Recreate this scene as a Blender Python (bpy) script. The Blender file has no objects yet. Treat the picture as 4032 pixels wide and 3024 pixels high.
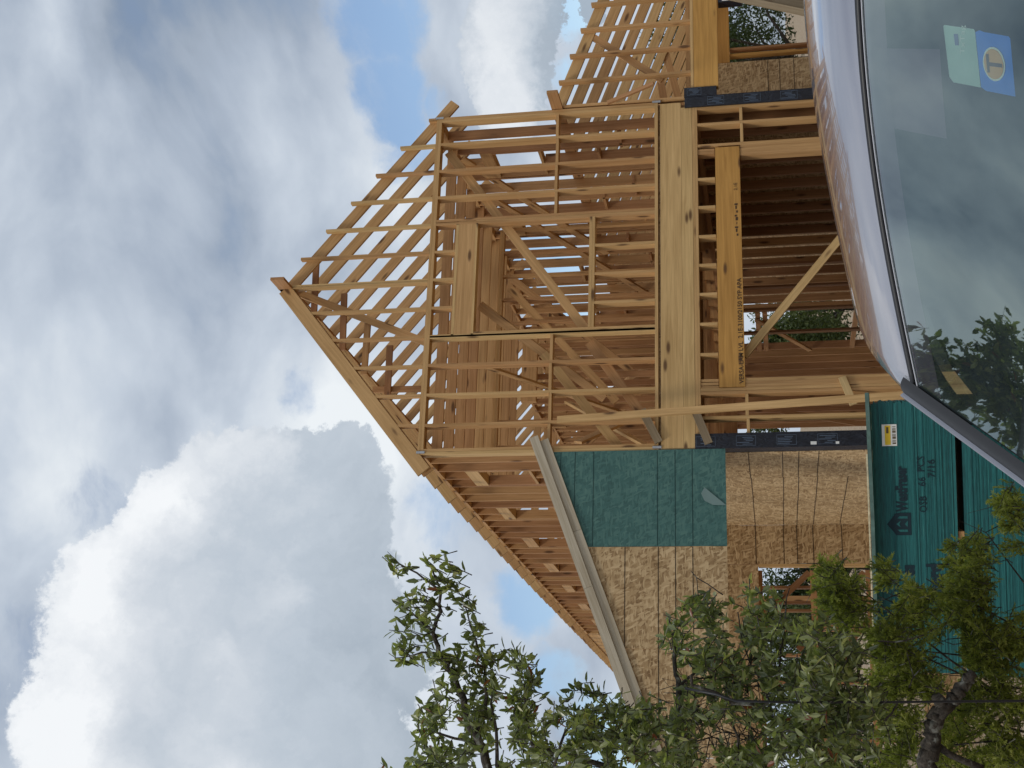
import bpy, bmesh, math, random
from mathutils import Vector, Matrix, noise as mnoise
random.seed(7)
C = bpy.context.scene.collection
scene = bpy.context.scene
R = math.radians
V = Vector

# ------------------------------------------------------------------ camera
F_PX, YAW, PIT, ROL = 5226.9, .33727, .19329, .031777          # focal length in photo pixels (4032 wide)
CAM = V((-9.4932, -15.760, -1.43999))
fw = V((math.sin(YAW)*math.cos(PIT), math.cos(YAW)*math.cos(PIT), math.sin(PIT)))
rt = V((math.cos(YAW), -math.sin(YAW), 0)); up = rt.cross(fw)
eU = rt*math.cos(ROL) - up*math.sin(ROL)
eV = -rt*math.sin(ROL) - up*math.cos(ROL)
cam_d = bpy.data.cameras.new('camera'); cam = bpy.data.objects.new('camera', cam_d); C.objects.link(cam)
m = Matrix((eV, eU, -fw)).transposed().to_4x4(); m.translation = CAM        # the phone was held on its side
cam.matrix_world = m
cam_d.sensor_width = 36; cam_d.lens = 36*F_PX/4032; cam_d.clip_start = .05; cam_d.clip_end = 2000
scene.camera = cam
def ray(x, y):                       # x, y on a 2212 x 1659 view of the photograph
    X, Y = x*1.8227, y*1.8227
    return fw*F_PX + eU*(1512-Y) + eV*(X-2016)
def at(x, y, d):
    return CAM + ray(x, y)*(d/F_PX)

# ------------------------------------------------------------------ node helpers
class NT:
    def __init__(s, nt): s.nt = nt; s.n = nt.nodes; s.l = nt.links
    def new(s, t, **k):
        nd = s.n.new(t)
        for a, b in k.items():
            if a == 'ins':
                for i, v in b.items():
                    if hasattr(v, 'is_output') or isinstance(v, bpy.types.NodeSocket): s.l.new(v, nd.inputs[i])
                    else: nd.inputs[i].default_value = v
            else: setattr(nd, a, b)
        return nd
    def math(s, op, a, b=0., c=0., clamp=False): return s.new('ShaderNodeMath', operation=op, use_clamp=clamp, ins={0: a, 1: b, 2: c}).outputs[0]
    def vm(s, op, a, b=(0, 0, 0)):
        nd = s.new('ShaderNodeVectorMath', operation=op, ins={0: a, 1: b})
        return nd.outputs['Value'] if op in ('DOT_PRODUCT', 'LENGTH', 'DISTANCE') else nd.outputs[0]
    def vscale(s, a, f): return s.new('ShaderNodeVectorMath', operation='SCALE', ins={0: a, 'Scale': f}).outputs[0]
    def noise(s, v, sc, det=3., rough=.5, dist=0.): return s.new('ShaderNodeTexNoise', ins={'Vector': v, 'Scale': sc, 'Detail': det, 'Roughness': rough, 'Distortion': dist})
    def mr(s, v, a, b, c=0., d=1., smooth=False):
        return s.new('ShaderNodeMapRange', interpolation_type='SMOOTHSTEP' if smooth else 'LINEAR', ins={0: v, 1: a, 2: b, 3: c, 4: d}).outputs[0]
    def mix(s, f, a, b, mode='MIX'):
        nd = s.new('ShaderNodeMix', data_type='RGBA', blend_type=mode)
        for i, v in ((0, f), (6, a), (7, b)):
            if isinstance(v, bpy.types.NodeSocket): s.l.new(v, nd.inputs[i])
            else: nd.inputs[i].default_value = v if i == 0 else (*v[:3], 1)
        return nd.outputs[2]
    def ramp(s, v, pts):
        nd = s.new('ShaderNodeValToRGB', ins={0: v}); e = nd.color_ramp.elements
        while len(e) < len(pts): e.new(.5)
        for q, (p, c) in zip(e, pts): q.position = p; q.color = (*c, 1)
        return nd.outputs[0]

# ------------------------------------------------------------------ world: sky with broken cloud
SUN_EL, SUN_AZ = R(50), R(238)       # azimuth clockwise from +Y
w = bpy.data.worlds.new('World'); scene.world = w; w.use_nodes = True; w.node_tree.nodes.clear()
n = NT(w.node_tree)
tc = n.new('ShaderNodeTexCoord').outputs['Generated']
sky = n.new('ShaderNodeTexSky', sky_type='NISHITA', sun_disc=False, sun_elevation=SUN_EL, sun_rotation=SUN_AZ, air_density=1.0, dust_density=.6, ozone_density=1.6)
blue = n.mix(1., sky.outputs[0], (.125, .125, .125), 'MULTIPLY')
d0 = n.vm('NORMALIZE', tc)
def dirof(x, y): return tuple(ray(x, y).normalized())
wob = n.vm('SUBTRACT', n.noise(d0, 5.5, 9, .66).outputs['Color'], (.5, .5, .5))
d1 = n.vm('ADD', d0, n.vscale(wob, .17))
def field(d, blobs):
    tot = None
    for (x, y, rad, k) in blobs:
        dst = n.vm('DISTANCE', d, dirof(x, y))
        f = n.mr(dst, rad*1.3/2868, rad*.35/2868, 0., k, True)
        tot = f if tot is None else n.math('MAXIMUM', tot, f)
    return tot
# heaped clouds and blue holes, by direction
HEAP = [(270, 1560, 250, 1), (360, 1330, 250, 1), (450, 1150, 210, 1), (560, 1040, 200, 1), (660, 1240, 260, 1), (560, 1560, 330, 1), (690, 1010, 130, .9), (800, 1430, 200, .9), (750, 1200, 160, .8),
        (1125, 100, 140, 1), (1110, 190, 105, 1), (1280, 10, 70, .9), (1000, 560, 120, .5)]
HOLE = [(800, 50, 130, 1), (830, 180, 110, .95), (850, 250, 80, .9), (940, 210, 50, .6), (1240, 40, 60, .9), (1230, 170, 50, .7), (1290, 1560, 110, 1.), (1130, 1300, 90, .9), (1330, 1640, 90, 1), (880, 330, 80, .5),
        (650, 830, 60, .45), (960, 1120, 100, .5), (1200, 1450, 80, .9), (1150, 560, 110, 1.), (1200, 700, 90, 1), (770, 20, 60, .7), (790, 800, 60, .25), (220, 1080, 110, .35), (30, 1400, 150, .3)]
upv = -eV*.022+eU*-.005
heap = field(d1, HEAP); heap_up = field(n.vm('ADD', d1, tuple(upv*2.6)), HEAP)
hole = field(n.vm('ADD', d0, n.vscale(wob, .09)), HOLE)
st = n.vm('MULTIPLY', n.vm('ADD', d0, n.vscale(wob, .03)), (1., 1., 1.7))
n1 = n.noise(st, 4.6, 6, .50, .25).outputs[0]; n2 = n.noise(st, 13., 5, .52, .2).outputs[0]; n3 = n.noise(d0, 2.3, 3, .5).outputs[0]
lay = n.math('ADD', n.math('MULTIPLY', n1, .70), n.math('ADD', n.math('MULTIPLY', n2, .07), n.math('MULTIPLY', n3, .31)))
cloudcol = n.ramp(n.mr(lay, .40, .68), [(0, (.235, .285, .355)), (.3, (.36, .42, .51)), (.6, (.51, .57, .65)), (1, (.76, .80, .83))])
b2 = n.noise(st, 8., 8, .62, .4).outputs[0]
holeM = n.mr(n.math('ADD', hole, n.math('MULTIPLY', n.math('SUBTRACT', b2, .5), 1.7)), .25, .95, 0., .92, True)
thin = n.math('MULTIPLY', n.mr(n1, .42, .30, 0., .45, True), 1.)
c1 = n.mix(n.math('MAXIMUM', holeM, thin), cloudcol, blue)
b0 = n.noise(d1, 8., 6, .5).outputs[0]; b1 = n.noise(n.vm('ADD', d1, tuple(upv)), 8., 6, .5).outputs[0]
topn = n.math('MULTIPLY', n.math('SUBTRACT', n.vm('DOT_PRODUCT', d0, tuple(-eV)), .20), 1.5)
hm = n.mr(n.math('ADD', heap, n.math('MULTIPLY', n.math('SUBTRACT', b0, .5), n.mr(heap, .3, .9, .9, .0))), .36, .50, 0., 1., True)
rim = n.math('SUBTRACT', heap, heap_up, clamp=True)
bil = n.math('SUBTRACT', b0, b1)
litv = n.math('ADD', n.math('MULTIPLY', rim, .60), n.math('ADD', n.math('MULTIPLY', bil, 1.1), n.math('MULTIPLY', n.math('SUBTRACT', n3, .45), .8)))
heapcol = n.ramp(n.math('ADD', n.math('ADD', litv, topn), .36, clamp=True), [(0, (.33, .39, .46)), (.3, (.44, .50, .57)), (.65, (.62, .66, .71)), (1, (.84, .86, .88))])
c2 = n.mix(n.math('MULTIPLY', hm, .93), c1, heapcol)
bg = n.new('ShaderNodeBackground', ins={'Color': c2, 'Strength': 1.0})
n.l.new(bg.outputs[0], n.new('ShaderNodeOutputWorld').inputs[0])
w.cycles.sampling_method = 'MANUAL'; w.cycles.sample_map_resolution = 512

sd = bpy.data.lights.new('sun', 'SUN'); sd.energy = 1.3; sd.angle = R(12); sd.color = (1, .95, .87)
so = bpy.data.objects.new('sun', sd); C.objects.link(so)
sdir = V((math.sin(SUN_AZ)*math.cos(SUN_EL), math.cos(SUN_AZ)*math.cos(SUN_EL), math.sin(SUN_EL)))
so.rotation_euler = sdir.to_track_quat('Z', 'Y').to_euler(); so.location = (0, 0, 40)
scene.view_settings.view_transform = 'Standard'; scene.view_settings.look = 'None'
scene.view_settings.exposure = 0.16; scene.view_settings.gamma = 1
scene.cycles.max_bounces = 8; scene.cycles.diffuse_bounces = 5; scene.cycles.transparent_max_bounces = 12; scene.cycles.caustics_reflective = False; scene.cycles.caustics_refractive = False

# ------------------------------------------------------------------ materials
def mat(name):
    mt = bpy.data.materials.new(name); mt.use_nodes = True; mt.node_tree.nodes.clear(); q = NT(mt.node_tree)
    b = q.new('ShaderNodeBsdfPrincipled'); o = q.new('ShaderNodeOutputMaterial'); q.l.new(b.outputs[0], o.inputs[0])
    return mt, q, b
def attr(q, nm, out='Fac'): return q.new('ShaderNodeAttribute', attribute_name=nm).outputs[out]
def bump(q, b, h, s=.3, dist=.01): q.l.new(q.new('ShaderNodeBump', ins={'Strength': s, 'Distance': dist, 'Height': h}).outputs[0], b.inputs['Normal'])

def wood_mat(name, pts, grain=.30, knots=True):
    mt, q, b = mat(name)
    gc = attr(q, 'gc', 'Vector'); tn = attr(q, 'tn')
    base = q.ramp(tn, pts)
    g1 = q.noise(q.vm('MULTIPLY', gc, (1.2, 26, 26)), 1., 3, .6, .6).outputs[0]
    g2 = q.noise(q.vm('MULTIPLY', gc, (3., 110, 110)), 1., 2, .6).outputs[0]
    g3 = q.noise(q.vm('MULTIPLY', gc, (.8, 2.5, 2.5)), 1., 2, .5).outputs[0]
    v = q.math('ADD', q.math('MULTIPLY', q.mr(g1, .3, .7), grain), q.math('MULTIPLY', g2, grain*.5))
    v = q.math('ADD', v, q.math('MULTIPLY', g3, grain*1.1))
    col = q.mix(1., base, q.new('ShaderNodeCombineColor', ins={0: q.mr(v, 0., grain*2.2, 1.30, .62), 1: q.mr(v, 0., grain*2.2, 1.34, .56), 2: q.mr(v, 0., grain*2.2, 1.38, .46)}).outputs[0], 'MULTIPLY')
    if knots:
        vo = q.new('ShaderNodeTexVoronoi', ins={'Vector': q.vm('MULTIPLY', gc, (2.2, 7.5, 7.5)), 'Scale': 1.})
        on = q.math('GREATER_THAN', q.new('ShaderNodeSeparateColor', ins={0: vo.outputs['Color']}).outputs[0], .48)
        k = q.math('MULTIPLY', q.mr(vo.outputs['Distance'], .27, .09, 0., .9, True), on)
        col = q.mix(k, col, (.10, .045, .018))
    q.l.new(col, b.inputs['Base Color']); b.inputs['Roughness'].default_value = .68; b.inputs['Specular IOR Level'].default_value = .3
    bump(q, b, g1, .15, .003)
    return mt
M = {}
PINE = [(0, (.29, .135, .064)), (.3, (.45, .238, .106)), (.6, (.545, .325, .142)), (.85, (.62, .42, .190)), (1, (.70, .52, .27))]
M['pine'] = wood_mat('pine', PINE)
M['lvl'] = wood_mat('laminated_veneer', [(0, (.46, .225, .055)), (1, (.60, .335, .095))], .62)
M['grey_wood'] = wood_mat('weathered_wood', [(0, (.24, .180, .115)), (1, (.38, .305, .205))], .3)
M['primed'] = wood_mat('primed_trim', [(0, (.42, .365, .275)), (1, (.54, .475, .37))], .14, False)

def osb_mat(name, c0, c1, c2, contrast=1.):
    mt, q, b = mat(name)
    gc = attr(q, 'gc', 'Vector')
    wv = q.vm('ADD', gc, q.vscale(q.vm('SUBTRACT', q.noise(gc, 5., 2).outputs['Color'], (.5, .5, .5)), .06))
    a = q.new('ShaderNodeTexVoronoi', ins={'Vector': q.vm('MULTIPLY', wv, (13., 52., 52.)), 'Scale': 1.}).outputs['Color']
    rot = q.new('ShaderNodeVectorRotate', rotation_type='Z_AXIS', ins={'Vector': wv, 'Angle': 1.15}).outputs[0]
    c = q.new('ShaderNodeTexVoronoi', ins={'Vector': q.vm('MULTIPLY', rot, (14., 46., 46.)), 'Scale': 1.}).outputs['Color']
    sa = q.new('ShaderNodeSeparateColor', ins={0: a}).outputs[0]; sc_ = q.new('ShaderNodeSeparateColor', ins={0: c}).outputs[1]
    fl = q.math('MULTIPLY', q.math('MAXIMUM', q.math('POWER', sa, 1.6), q.math('POWER', sc_, 1.6)), 1.05)
    big = q.noise(gc, 2.6, 4, .6).outputs[0]
    v = q.math('ADD', q.math('MULTIPLY', q.math('SUBTRACT', fl, .5), .75*contrast), q.math('MULTIPLY', q.math('SUBTRACT', big, .5), .7*contrast))
    v = q.math('ADD', v, q.math('ADD', .35, q.math('MULTIPLY', attr(q, 'tn'), .3)), clamp=True)
    q.l.new(q.ramp(v, [(0, c0), (.5, c1), (1, c2)]), b.inputs['Base Color'])
    b.inputs['Roughness'].default_value = .72; bump(q, b, fl, .25, .003)
    return mt
M['osb'] = osb_mat('strand_board', (.20, .112, .042), (.40, .26, .122), (.60, .43, .235), 1.15)
M['osb_green'] = osb_mat('coated_strand_board', (.030, .085, .076), (.050, .138, .124), (.095, .20, .17), .85)

def simple(name, col, rough=.6, metal=0., nz=0., nsc=8., spec=.5, coat=0.):
    mt, q, b = mat(name)
    if nz:
        nn = q.noise(q.new('ShaderNodeTexCoord').outputs['Object'], nsc, 5, .6).outputs[0]
        k = q.mr(nn, .25, .75, 1-nz, 1+nz)
        q.l.new(q.mix(1., col, q.new('ShaderNodeCombineColor', ins={0: k, 1: k, 2: k}).outputs[0], 'MULTIPLY'), b.inputs['Base Color'])
    else: b.inputs['Base Color'].default_value = (*col, 1)
    b.inputs['Roughness'].default_value = rough; b.inputs['Metallic'].default_value = metal; b.inputs['Specular IOR Level'].default_value = spec
    if coat: b.inputs['Coat Weight'].default_value = coat; b.inputs['Coat Roughness'].default_value = .04
    return mt
M['wrap'] = simple('membrane_wrap', (.007, .009, .017), .38, nz=.4)
_q = NT(M['wrap'].node_tree); _n = _q.noise(_q.vm('MULTIPLY', _q.new('ShaderNodeTexCoord').outputs['Object'], (9., 9., 3.)), 2., 5, .6, 1.2).outputs[0]
bump(_q, M['wrap'].node_tree.nodes['Principled BSDF'], _n, 1., .02)
M['wrapprint'] = simple('membrane_print', (.085, .115, .165), .5)
M['white'] = simple('white_paper', (.75, .75, .72), .6)
M['ink'] = simple('stamp_ink', (.06, .03, .012), .7)
M['strap'] = simple('galvanised_steel', (.42, .42, .42), .4, .8, nz=.2)
M['black'] = simple('black_rubber', (.012, .012, .014), .45)
M['joint'] = simple('dark_gap', (.02, .013, .008), .9)

def stack_mat():
    mt, q, b = mat('painted_panel_edges')
    gc = attr(q, 'gc', 'Vector'); tn = attr(q, 'tn')
    v = q.noise(q.vm('MULTIPLY', gc, (7., 90., 60.)), 1., 4, .65).outputs[0]
    big = q.noise(q.vm('MULTIPLY', gc, (1.5, 3., 3.)), 1., 3).outputs[0]
    s = q.math('ADD', q.math('MULTIPLY', q.mr(v, .3, .7), .5), q.math('ADD', q.math('MULTIPLY', tn, .42), q.math('MULTIPLY', big, .15)))
    q.l.new(q.ramp(s, [(.1, (.004, .040, .040)), (.45, (.009, .110, .112)), (.8, (.020, .175, .170)), (1, (.12, .30, .26))]), b.inputs['Base Color'])
    b.inputs['Roughness'].default_value = .62
    return mt
M['stack'] = stack_mat()
M['stackink'] = simple('stencil_ink', (.003, .022, .032), .8)

def leaf_mat(name, pts, rough=.38, tr=.35, spec=.5):
    mt = bpy.data.materials.new(name); mt.use_nodes = True; mt.node_tree.nodes.clear(); q = NT(mt.node_tree)
    col = q.ramp(attr(q, 'tn'), pts)
    b = q.new('ShaderNodeBsdfPrincipled', ins={'Base Color': col, 'Roughness': rough, 'Specular IOR Level': spec})
    t = q.new('ShaderNodeBsdfTranslucent', ins={'Color': q.mix(1., col, (1.3, 1.5, .6), 'MULTIPLY')})
    mx = q.new('ShaderNodeMixShader', ins={0: tr, 1: b.outputs[0], 2: t.outputs[0]})
    q.l.new(mx.outputs[0], q.new('ShaderNodeOutputMaterial').inputs[0])
    return mt
M['oak_leaf'] = leaf_mat('oak_leaf', [(0, (.095, .115, .045)), (.45, (.185, .210, .085)), (.75, (.280, .305, .135)), (.90, (.42, .43, .19)), (.965, (.34, .28, .10)), (1, (.22, .070, .035))], .30, .42, .7)
M['juniper_leaf'] = leaf_mat('juniper_leaf', [(0, (.075, .090, .020)), (.5, (.20, .225, .045)), (.85, (.34, .36, .085)), (1, (.44, .42, .14))], .6, .42, .3)
M['far_leaf'] = leaf_mat('far_leaf', [(0, (.030, .045, .018)), (.5, (.070, .095, .035)), (1, (.135, .160, .065))], .6, .3, .3)
def bark():
    mt, q, b = mat('bark')
    tcx = q.new('ShaderNodeTexCoord').outputs['Object']
    v = q.noise(tcx, 38., 6, .7).outputs[0]; l = q.noise(tcx, 17., 3, .6).outputs[0]
    c = q.ramp(v, [(.3, (.018, .014, .011)), (.6, (.085, .070, .055)), (.8, (.17, .15, .125))])
    c = q.mix(q.mr(l, .56, .66, 0, .7), c, (.34, .35, .31))
    q.l.new(c, b.inputs['Base Color']); b.inputs['Roughness'].default_value = .9; bump(q, b, v, .9, .02)
    return mt
M['bark'] = bark()
def ground_mat():
    mt, q, b = mat('bare_earth')
    tcx = q.new('ShaderNodeTexCoord').outputs['Object']
    v = q.noise(tcx, 1.3, 8, .65).outputs[0]; s = q.noise(tcx, 24., 5, .7).outputs[0]
    c = q.ramp(v, [(.3, (.20, .13, .075)), (.5, (.31, .22, .13)), (.7, (.40, .33, .24))])
    c = q.mix(q.mr(s, .55, .68), c, (.45, .42, .36))
    q.l.new(c, b.inputs['Base Color']); b.inputs['Roughness'].default_value = .95; bump(q, b, s, .8, .05)
    return mt
M['ground'] = ground_mat()

# ------------------------------------------------------------------ mesh helpers
class MB:
    def __init__(s): s.v = []; s.f = []; s.gc = []; s.tn = []
    def add(s, vs, fs, gcs=None, tn=.5, off=None):
        b = len(s.v); off = V([random.uniform(0, 60) for _ in range(3)]) if off is None else off
        s.v += [V(a) for a in vs]; s.f += [[b+i for i in f] for f in fs]
        s.gc += [(V(g)+off)[:] for g in (gcs or vs)]
        s.tn += ([tn]*len(vs) if not isinstance(tn, list) else tn)
        return s
    def board(s, p0, p1, wd, wdt, thk, tone=None, cuts=None):
        """timber from p0 to p1 (centre line); wd = direction of its wide side, wdt and thk in metres"""
        p0, p1 = V(p0), V(p1); a = (p1-p0); L = a.length; a.normalize()
        wd = V(wd); wd = (wd - a*wd.dot(a)).normalized(); t = a.cross(wd)
        tone = random.uniform(.3, .75) if tone is None else (random.uniform(*tone) if isinstance(tone, (tuple, list)) else tone)
        vs, gs = [], []
        for (x, p) in ((0, p0), (L, p1)):
            for i, j in ((-1, -1), (1, -1), (1, 1), (-1, 1)):
                vs.append(p+wd*(i*wdt/2)+t*(j*thk/2)); gs.append((x, i*wdt/2, j*thk/2))
        if cuts:                                     # plumb cut ends: shift end corners along a by k * offset
            for (e, k) in cuts:
                for c in range(4): vs[e*4+c] = vs[e*4+c] + a*(k*gs[e*4+c][1])
        return s.add(vs, [(0, 3, 2, 1), (4, 5, 6, 7), (0, 1, 5, 4), (1, 2, 6, 5), (2, 3, 7, 6), (3, 0, 4, 7)], gs, tone)
    def box(s, lo, hi, tn=.5, grain='X'):
        x0, y0, z0 = lo; x1, y1, z1 = hi
        vs = [(x0, y0, z0), (x1, y0, z0), (x1, y1, z0), (x0, y1, z0), (x0, y0, z1), (x1, y0, z1), (x1, y1, z1), (x0, y1, z1)]
        o = {'X': (0, 1, 2), 'Y': (1, 0, 2), 'Z': (2, 0, 1)}[grain]
        o = {'X': (0, 2, 1), 'Y': (1, 2, 0), 'Z': (2, 0, 1)}[grain]
        return s.add(vs, [(0, 3, 2, 1), (4, 5, 6, 7), (0, 1, 5, 4), (1, 2, 6, 5), (2, 3, 7, 6), (3, 0, 4, 7)], [[v[k] for k in o] for v in vs], tn)
    def prism(s, poly, d, tn=.5, o=(0, 2, 1)):       # poly: list of 3D points (planar), extruded by vector d
        k = len(poly); P = [V(p) for p in poly]; Q = [p+V(d) for p in P]
        fs = [list(range(k))[::-1], list(range(k, 2*k))]+[(i, (i+1) % k, k+(i+1) % k, k+i) for i in range(k)]
        return s.add(P+Q, fs, [[v[i] for i in o] for v in P+Q], tn)
    def tube(s, pts, rad, seg=7, tn=.5, cap=True):
        pts = [V(p) for p in pts]; k = len(pts); vs = []
        ref = V((.13, .27, .95))
        for i, p in enumerate(pts):
            t = (pts[min(i+1, k-1)]-pts[max(i-1, 0)]).normalized()
            a = t.cross(ref); a = a.normalized() if a.length > 1e-4 else V((1, 0, 0)); b2 = t.cross(a)
            r_ = rad[i] if isinstance(rad, (list, tuple)) else rad
            vs += [p+(a*math.cos(2*math.pi*j/seg)+b2*math.sin(2*math.pi*j/seg))*r_ for j in range(seg)]
        fs = [(i*seg+j, i*seg+(j+1) % seg, (i+1)*seg+(j+1) % seg, (i+1)*seg+j) for i in range(k-1) for j in range(seg)]
        if cap: fs += [list(range(seg))[::-1], list(range((k-1)*seg, k*seg))]
        return s.add(vs, fs, None, tn, V((0, 0, 0)))
    def build(s, name, mtl, parent=None, smooth=False, centre=True):
        me = bpy.data.meshes.new(name)
        c = V((0, 0, 0))
        if centre and s.v:
            xs = [v.x for v in s.v]; ys = [v.y for v in s.v]; zs = [v.z for v in s.v]
            c = V(((min(xs)+max(xs))/2, (min(ys)+max(ys))/2, min(zs) if parent is None else (min(zs)+max(zs))/2))
        me.from_pydata([(v-c)[:] for v in s.v], [], s.f)
        a = me.attributes.new('gc', 'FLOAT_VECTOR', 'POINT'); a.data.foreach_set('vector', [x for g in s.gc for x in g])
        a = me.attributes.new('tn', 'FLOAT', 'POINT'); a.data.foreach_set('value', s.tn)
        me.materials.append(M[mtl] if isinstance(mtl, str) else mtl)
        if smooth: me.shade_smooth()
        me.update()
        o = bpy.data.objects.new(name, me); C.objects.link(o)
        if parent is not None:
            wp = parent['_w'] if '_w' in parent else (0, 0, 0)
            o.parent = parent; o.location = c-V(wp)
        else: o.location = c
        o['_w'] = list(c)
        return o
def thing(name, loc, label, cat, group=None):
    o = bpy.data.objects.new(name, None); C.objects.link(o); o.location = loc; o['_w'] = list(loc)
    o.empty_display_size = .2
    return tag(o, label, cat, group)
def tag(o, label=None, cat=None, group=None, kind=None):
    for k, v in (('label', label), ('category', cat), ('group', group), ('kind', kind)):
        if v: o[k] = v
    return o
def text(name, body, size, org, xd, ud, mtl, parent, align='LEFT', bold=0., sx=1.):
    cu = bpy.data.curves.new(name, 'FONT'); cu.body = body; cu.size = size; cu.align_x = align; cu.offset = bold; cu.resolution_u = 2
    t = bpy.data.objects.new(name, cu); C.objects.link(t); bpy.context.view_layer.update()
    me = bpy.data.meshes.new_from_object(t.evaluated_get(bpy.context.evaluated_depsgraph_get()))
    bpy.data.objects.remove(t); xd = V(xd).normalized(); ud = V(ud).normalized()
    mb = MB(); mb.add([V(org)+xd*(v.co.x*sx)+ud*v.co.y for v in me.vertices], [list(p.vertices) for p in me.polygons], None, .5)
    return mb.build(name, mtl, parent)

# ================================================================== GROUND
def gz(x, y):
    t = min(1, max(0, (y+13.5)/8.0)); t = t*t*(3-2*t)
    z = -3.40*(1-t) - 3.97*t
    if y > 18: z -= (y-18)*.10
    return z
mb = MB(); NX = 90; vs = []; fs = []
def gp(i): t = (i/NX-.5)*2; return 12*t+600*t**5
for j in range(NX+1):
    for i in range(NX+1):
        x, y = gp(i)-4, gp(j)-4
        far = max(abs(x+4), abs(y+4))
        z = gz(x, y) if far < 40 else max(gz(x, y), -14)
        z += mnoise.noise(V((x*.6, y*.6, 0)))*.06+mnoise.noise(V((x*.05, y*.05, 3)))*min(far*.02, 4)*(far > 25)
        vs.append((x, y, z))
for j in range(NX):
    for i in range(NX):
        a = j*(NX+1)+i; fs.append((a, a+1, a+NX+2, a+NX+1))
mb.add(vs, fs, None, .5, V((0, 0, 0)))
tag(mb.build('ground', 'ground', smooth=True, centre=False), kind='structure')

# ================================================================== THE HOUSE FRAME
S = .4064                       # stud spacing, 16 inches
X0, X1 = -4.886, 0.0            # gable bay
house = thing('house_under_construction', (-2.4, 4, -3.9), 'unfinished two-storey house of open pine framing with a steep gable and strand board walls', 'house')
H = house
RZ = (0, 0, 1); RX = (1, 0, 0); RY = (0, 1, 0)
cnt = {}
LIM = {}
rest = {}
def tim(name, p0, p1, wd, wdt=.14, thk=.038, tone=None, m_='pine', cuts=None, big=True):
    cnt[name] = cnt.get(name, 0)+1
    if not big or cnt[name] > 98:
        rest.setdefault((name, m_), MB()).board(p0, p1, wd, wdt, thk, tone, cuts); return None
    return MB().board(p0, p1, wd, wdt, thk, tone, cuts).build(name, m_, H)
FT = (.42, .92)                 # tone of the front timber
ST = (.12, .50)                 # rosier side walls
# --- second floor front wall
def gable_z(x): return 5.163-.807*abs(x+2.476)
for k in range(13):
    x = -k*S-.019 if k < 12 else X0+.019
    if k in (5, 6, 7): continue
    if k == 0 or k == 12:
        for q in range(2): tim('wall_stud', (x-(q*.04 if k == 0 else -q*.04), .07, .0), (x-(q*.04 if k == 0 else -q*.04), .07, 2.955), RY, .14, .038, FT)
        continue
    dx = random.uniform(-.006, .006)
    tim('wall_stud', (x+dx, .07, 0), (x-dx, .07, 2.955), RY, .14, .038, FT)
# window in the front wall: kings, jacks, header, sills, cripples
WX0, WX1 = -3.262, -1.614
for x in (WX1+.02, WX0-.02): tim('wall_stud', (x+(.0 if x > -2 else 0), .07, 0), (x, .07, 2.955), RY, .14, .038, FT)
for x in (WX1-.02, WX0+.02): tim('wall_stud', (x, .071, 0), (x, .071, 2.40), RY, .138, .038, FT)
for y_ in (.021, .118): tim('window_header', (WX0+.004, y_, 2.52), (WX1-.004, y_, 2.52), RZ, .235, .038, (.55, .62))
tim('header_plate', (WX0, .07, 2.39), (WX1-.04, .07, 2.39), RY, .14, .032, .8)
tim('header_plate', (WX0, .07, 2.655), (WX1-.04, .07, 2.655), RY, .14, .036, .8)
for k in (5, 6, 7): tim('cripple_stud', (-k*S-.019, .07, 2.675), (-k*S-.019, .07, 2.955), RY, .14, .038, FT)
for z_ in (.842, .803): tim('window_sill', (WX0+.04, .069, z_), (WX1-.04, .069, z_), RY, .142, .037, .72)
for k in (5, 6, 7): tim('cripple_stud', (-k*S-.04, .07, 0), (-k*S-.04, .07, .784), RY, .14, .038, FT)
for k in range(0, 4): tim('wall_blocking', (-k*S-.04-(.02 if k == 0 else 0), .07, 1.325-.006*(k % 2)), (-(k+1)*S-.0, .07, 1.325-.006*(k % 2)), RY, .138, .038, .6)
for k in range(8, 12): tim('wall_blocking', (-k*S-.04, .07, 1.33+.006*(k % 2)), (-(k+1)*S+(.0 if k < 11 else .05), .07, 1.33+.006*(k % 2)), RY, .138, .038, .6)
tim('sole_plate', (X0+.01, .07, -.022), (X1+.03, .07, -.022), RY, .14, .042, .74)
for z_ in (2.975, 3.013): tim('top_plate', (X0, .07, z_), (X1+.02, .07, z_), RY, .14, .037, .66)
# --- gable above the plate
for k in range(0, 13):
    x = -k*S-.019 if k < 12 else X0+.03
    zt = gable_z(x)+.0
    if k < 6: zt += .03
    if x < -2.5: zt -= .06
    if k in (0, 12): zt = 3.15
    sl = .807 if x > -2.476 else -.807
    tim('gable_stud', (x, .036, 3.033), (x, .036, zt), RY, .072, .038, FT)
tim('gable_stud', (-2.476, .05, 3.033), (-2.476, .05, 5.12), RY, .10, .038, FT)
rake_r = 5.118
sl = .807; cs = 1/math.sqrt(1+sl*sl)
def rafter(side, y, top, wdt, x_e, tone, nm='rafter', thk=.038, x_r=-2.476):
    off = wdt/2/cs
    a = V((x_r+.02*side, y, top-.02*sl-off)); b = V((x_e, y, top-sl*abs(x_e-x_r)-off))
    return tim(nm, a, b, RZ, wdt, thk, tone)
rafter(1, .095, rake_r, .15, .27, .6, 'rake_rafter')
rafter(-1, .016, rake_r+.06, .185, X0-.22, .66, 'rake_rafter')
rafter(-1, .095, rake_r, .15, X0-.22, .5, 'rake_rafter')
y = .62
while y < 21.3:
    if y < 15.2: rafter(1, y, rake_r, .150, .27, (.45, .7))
    rafter(-1, y, rake_r, .14, X0-.26+random.uniform(-.03, .02), (.5, .75))
    y += .6096
tim('ridge_board', (-2.476, -.33, 5.03), (-2.476, 21.2, 5.03), RZ, .19, .038, .28)
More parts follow.
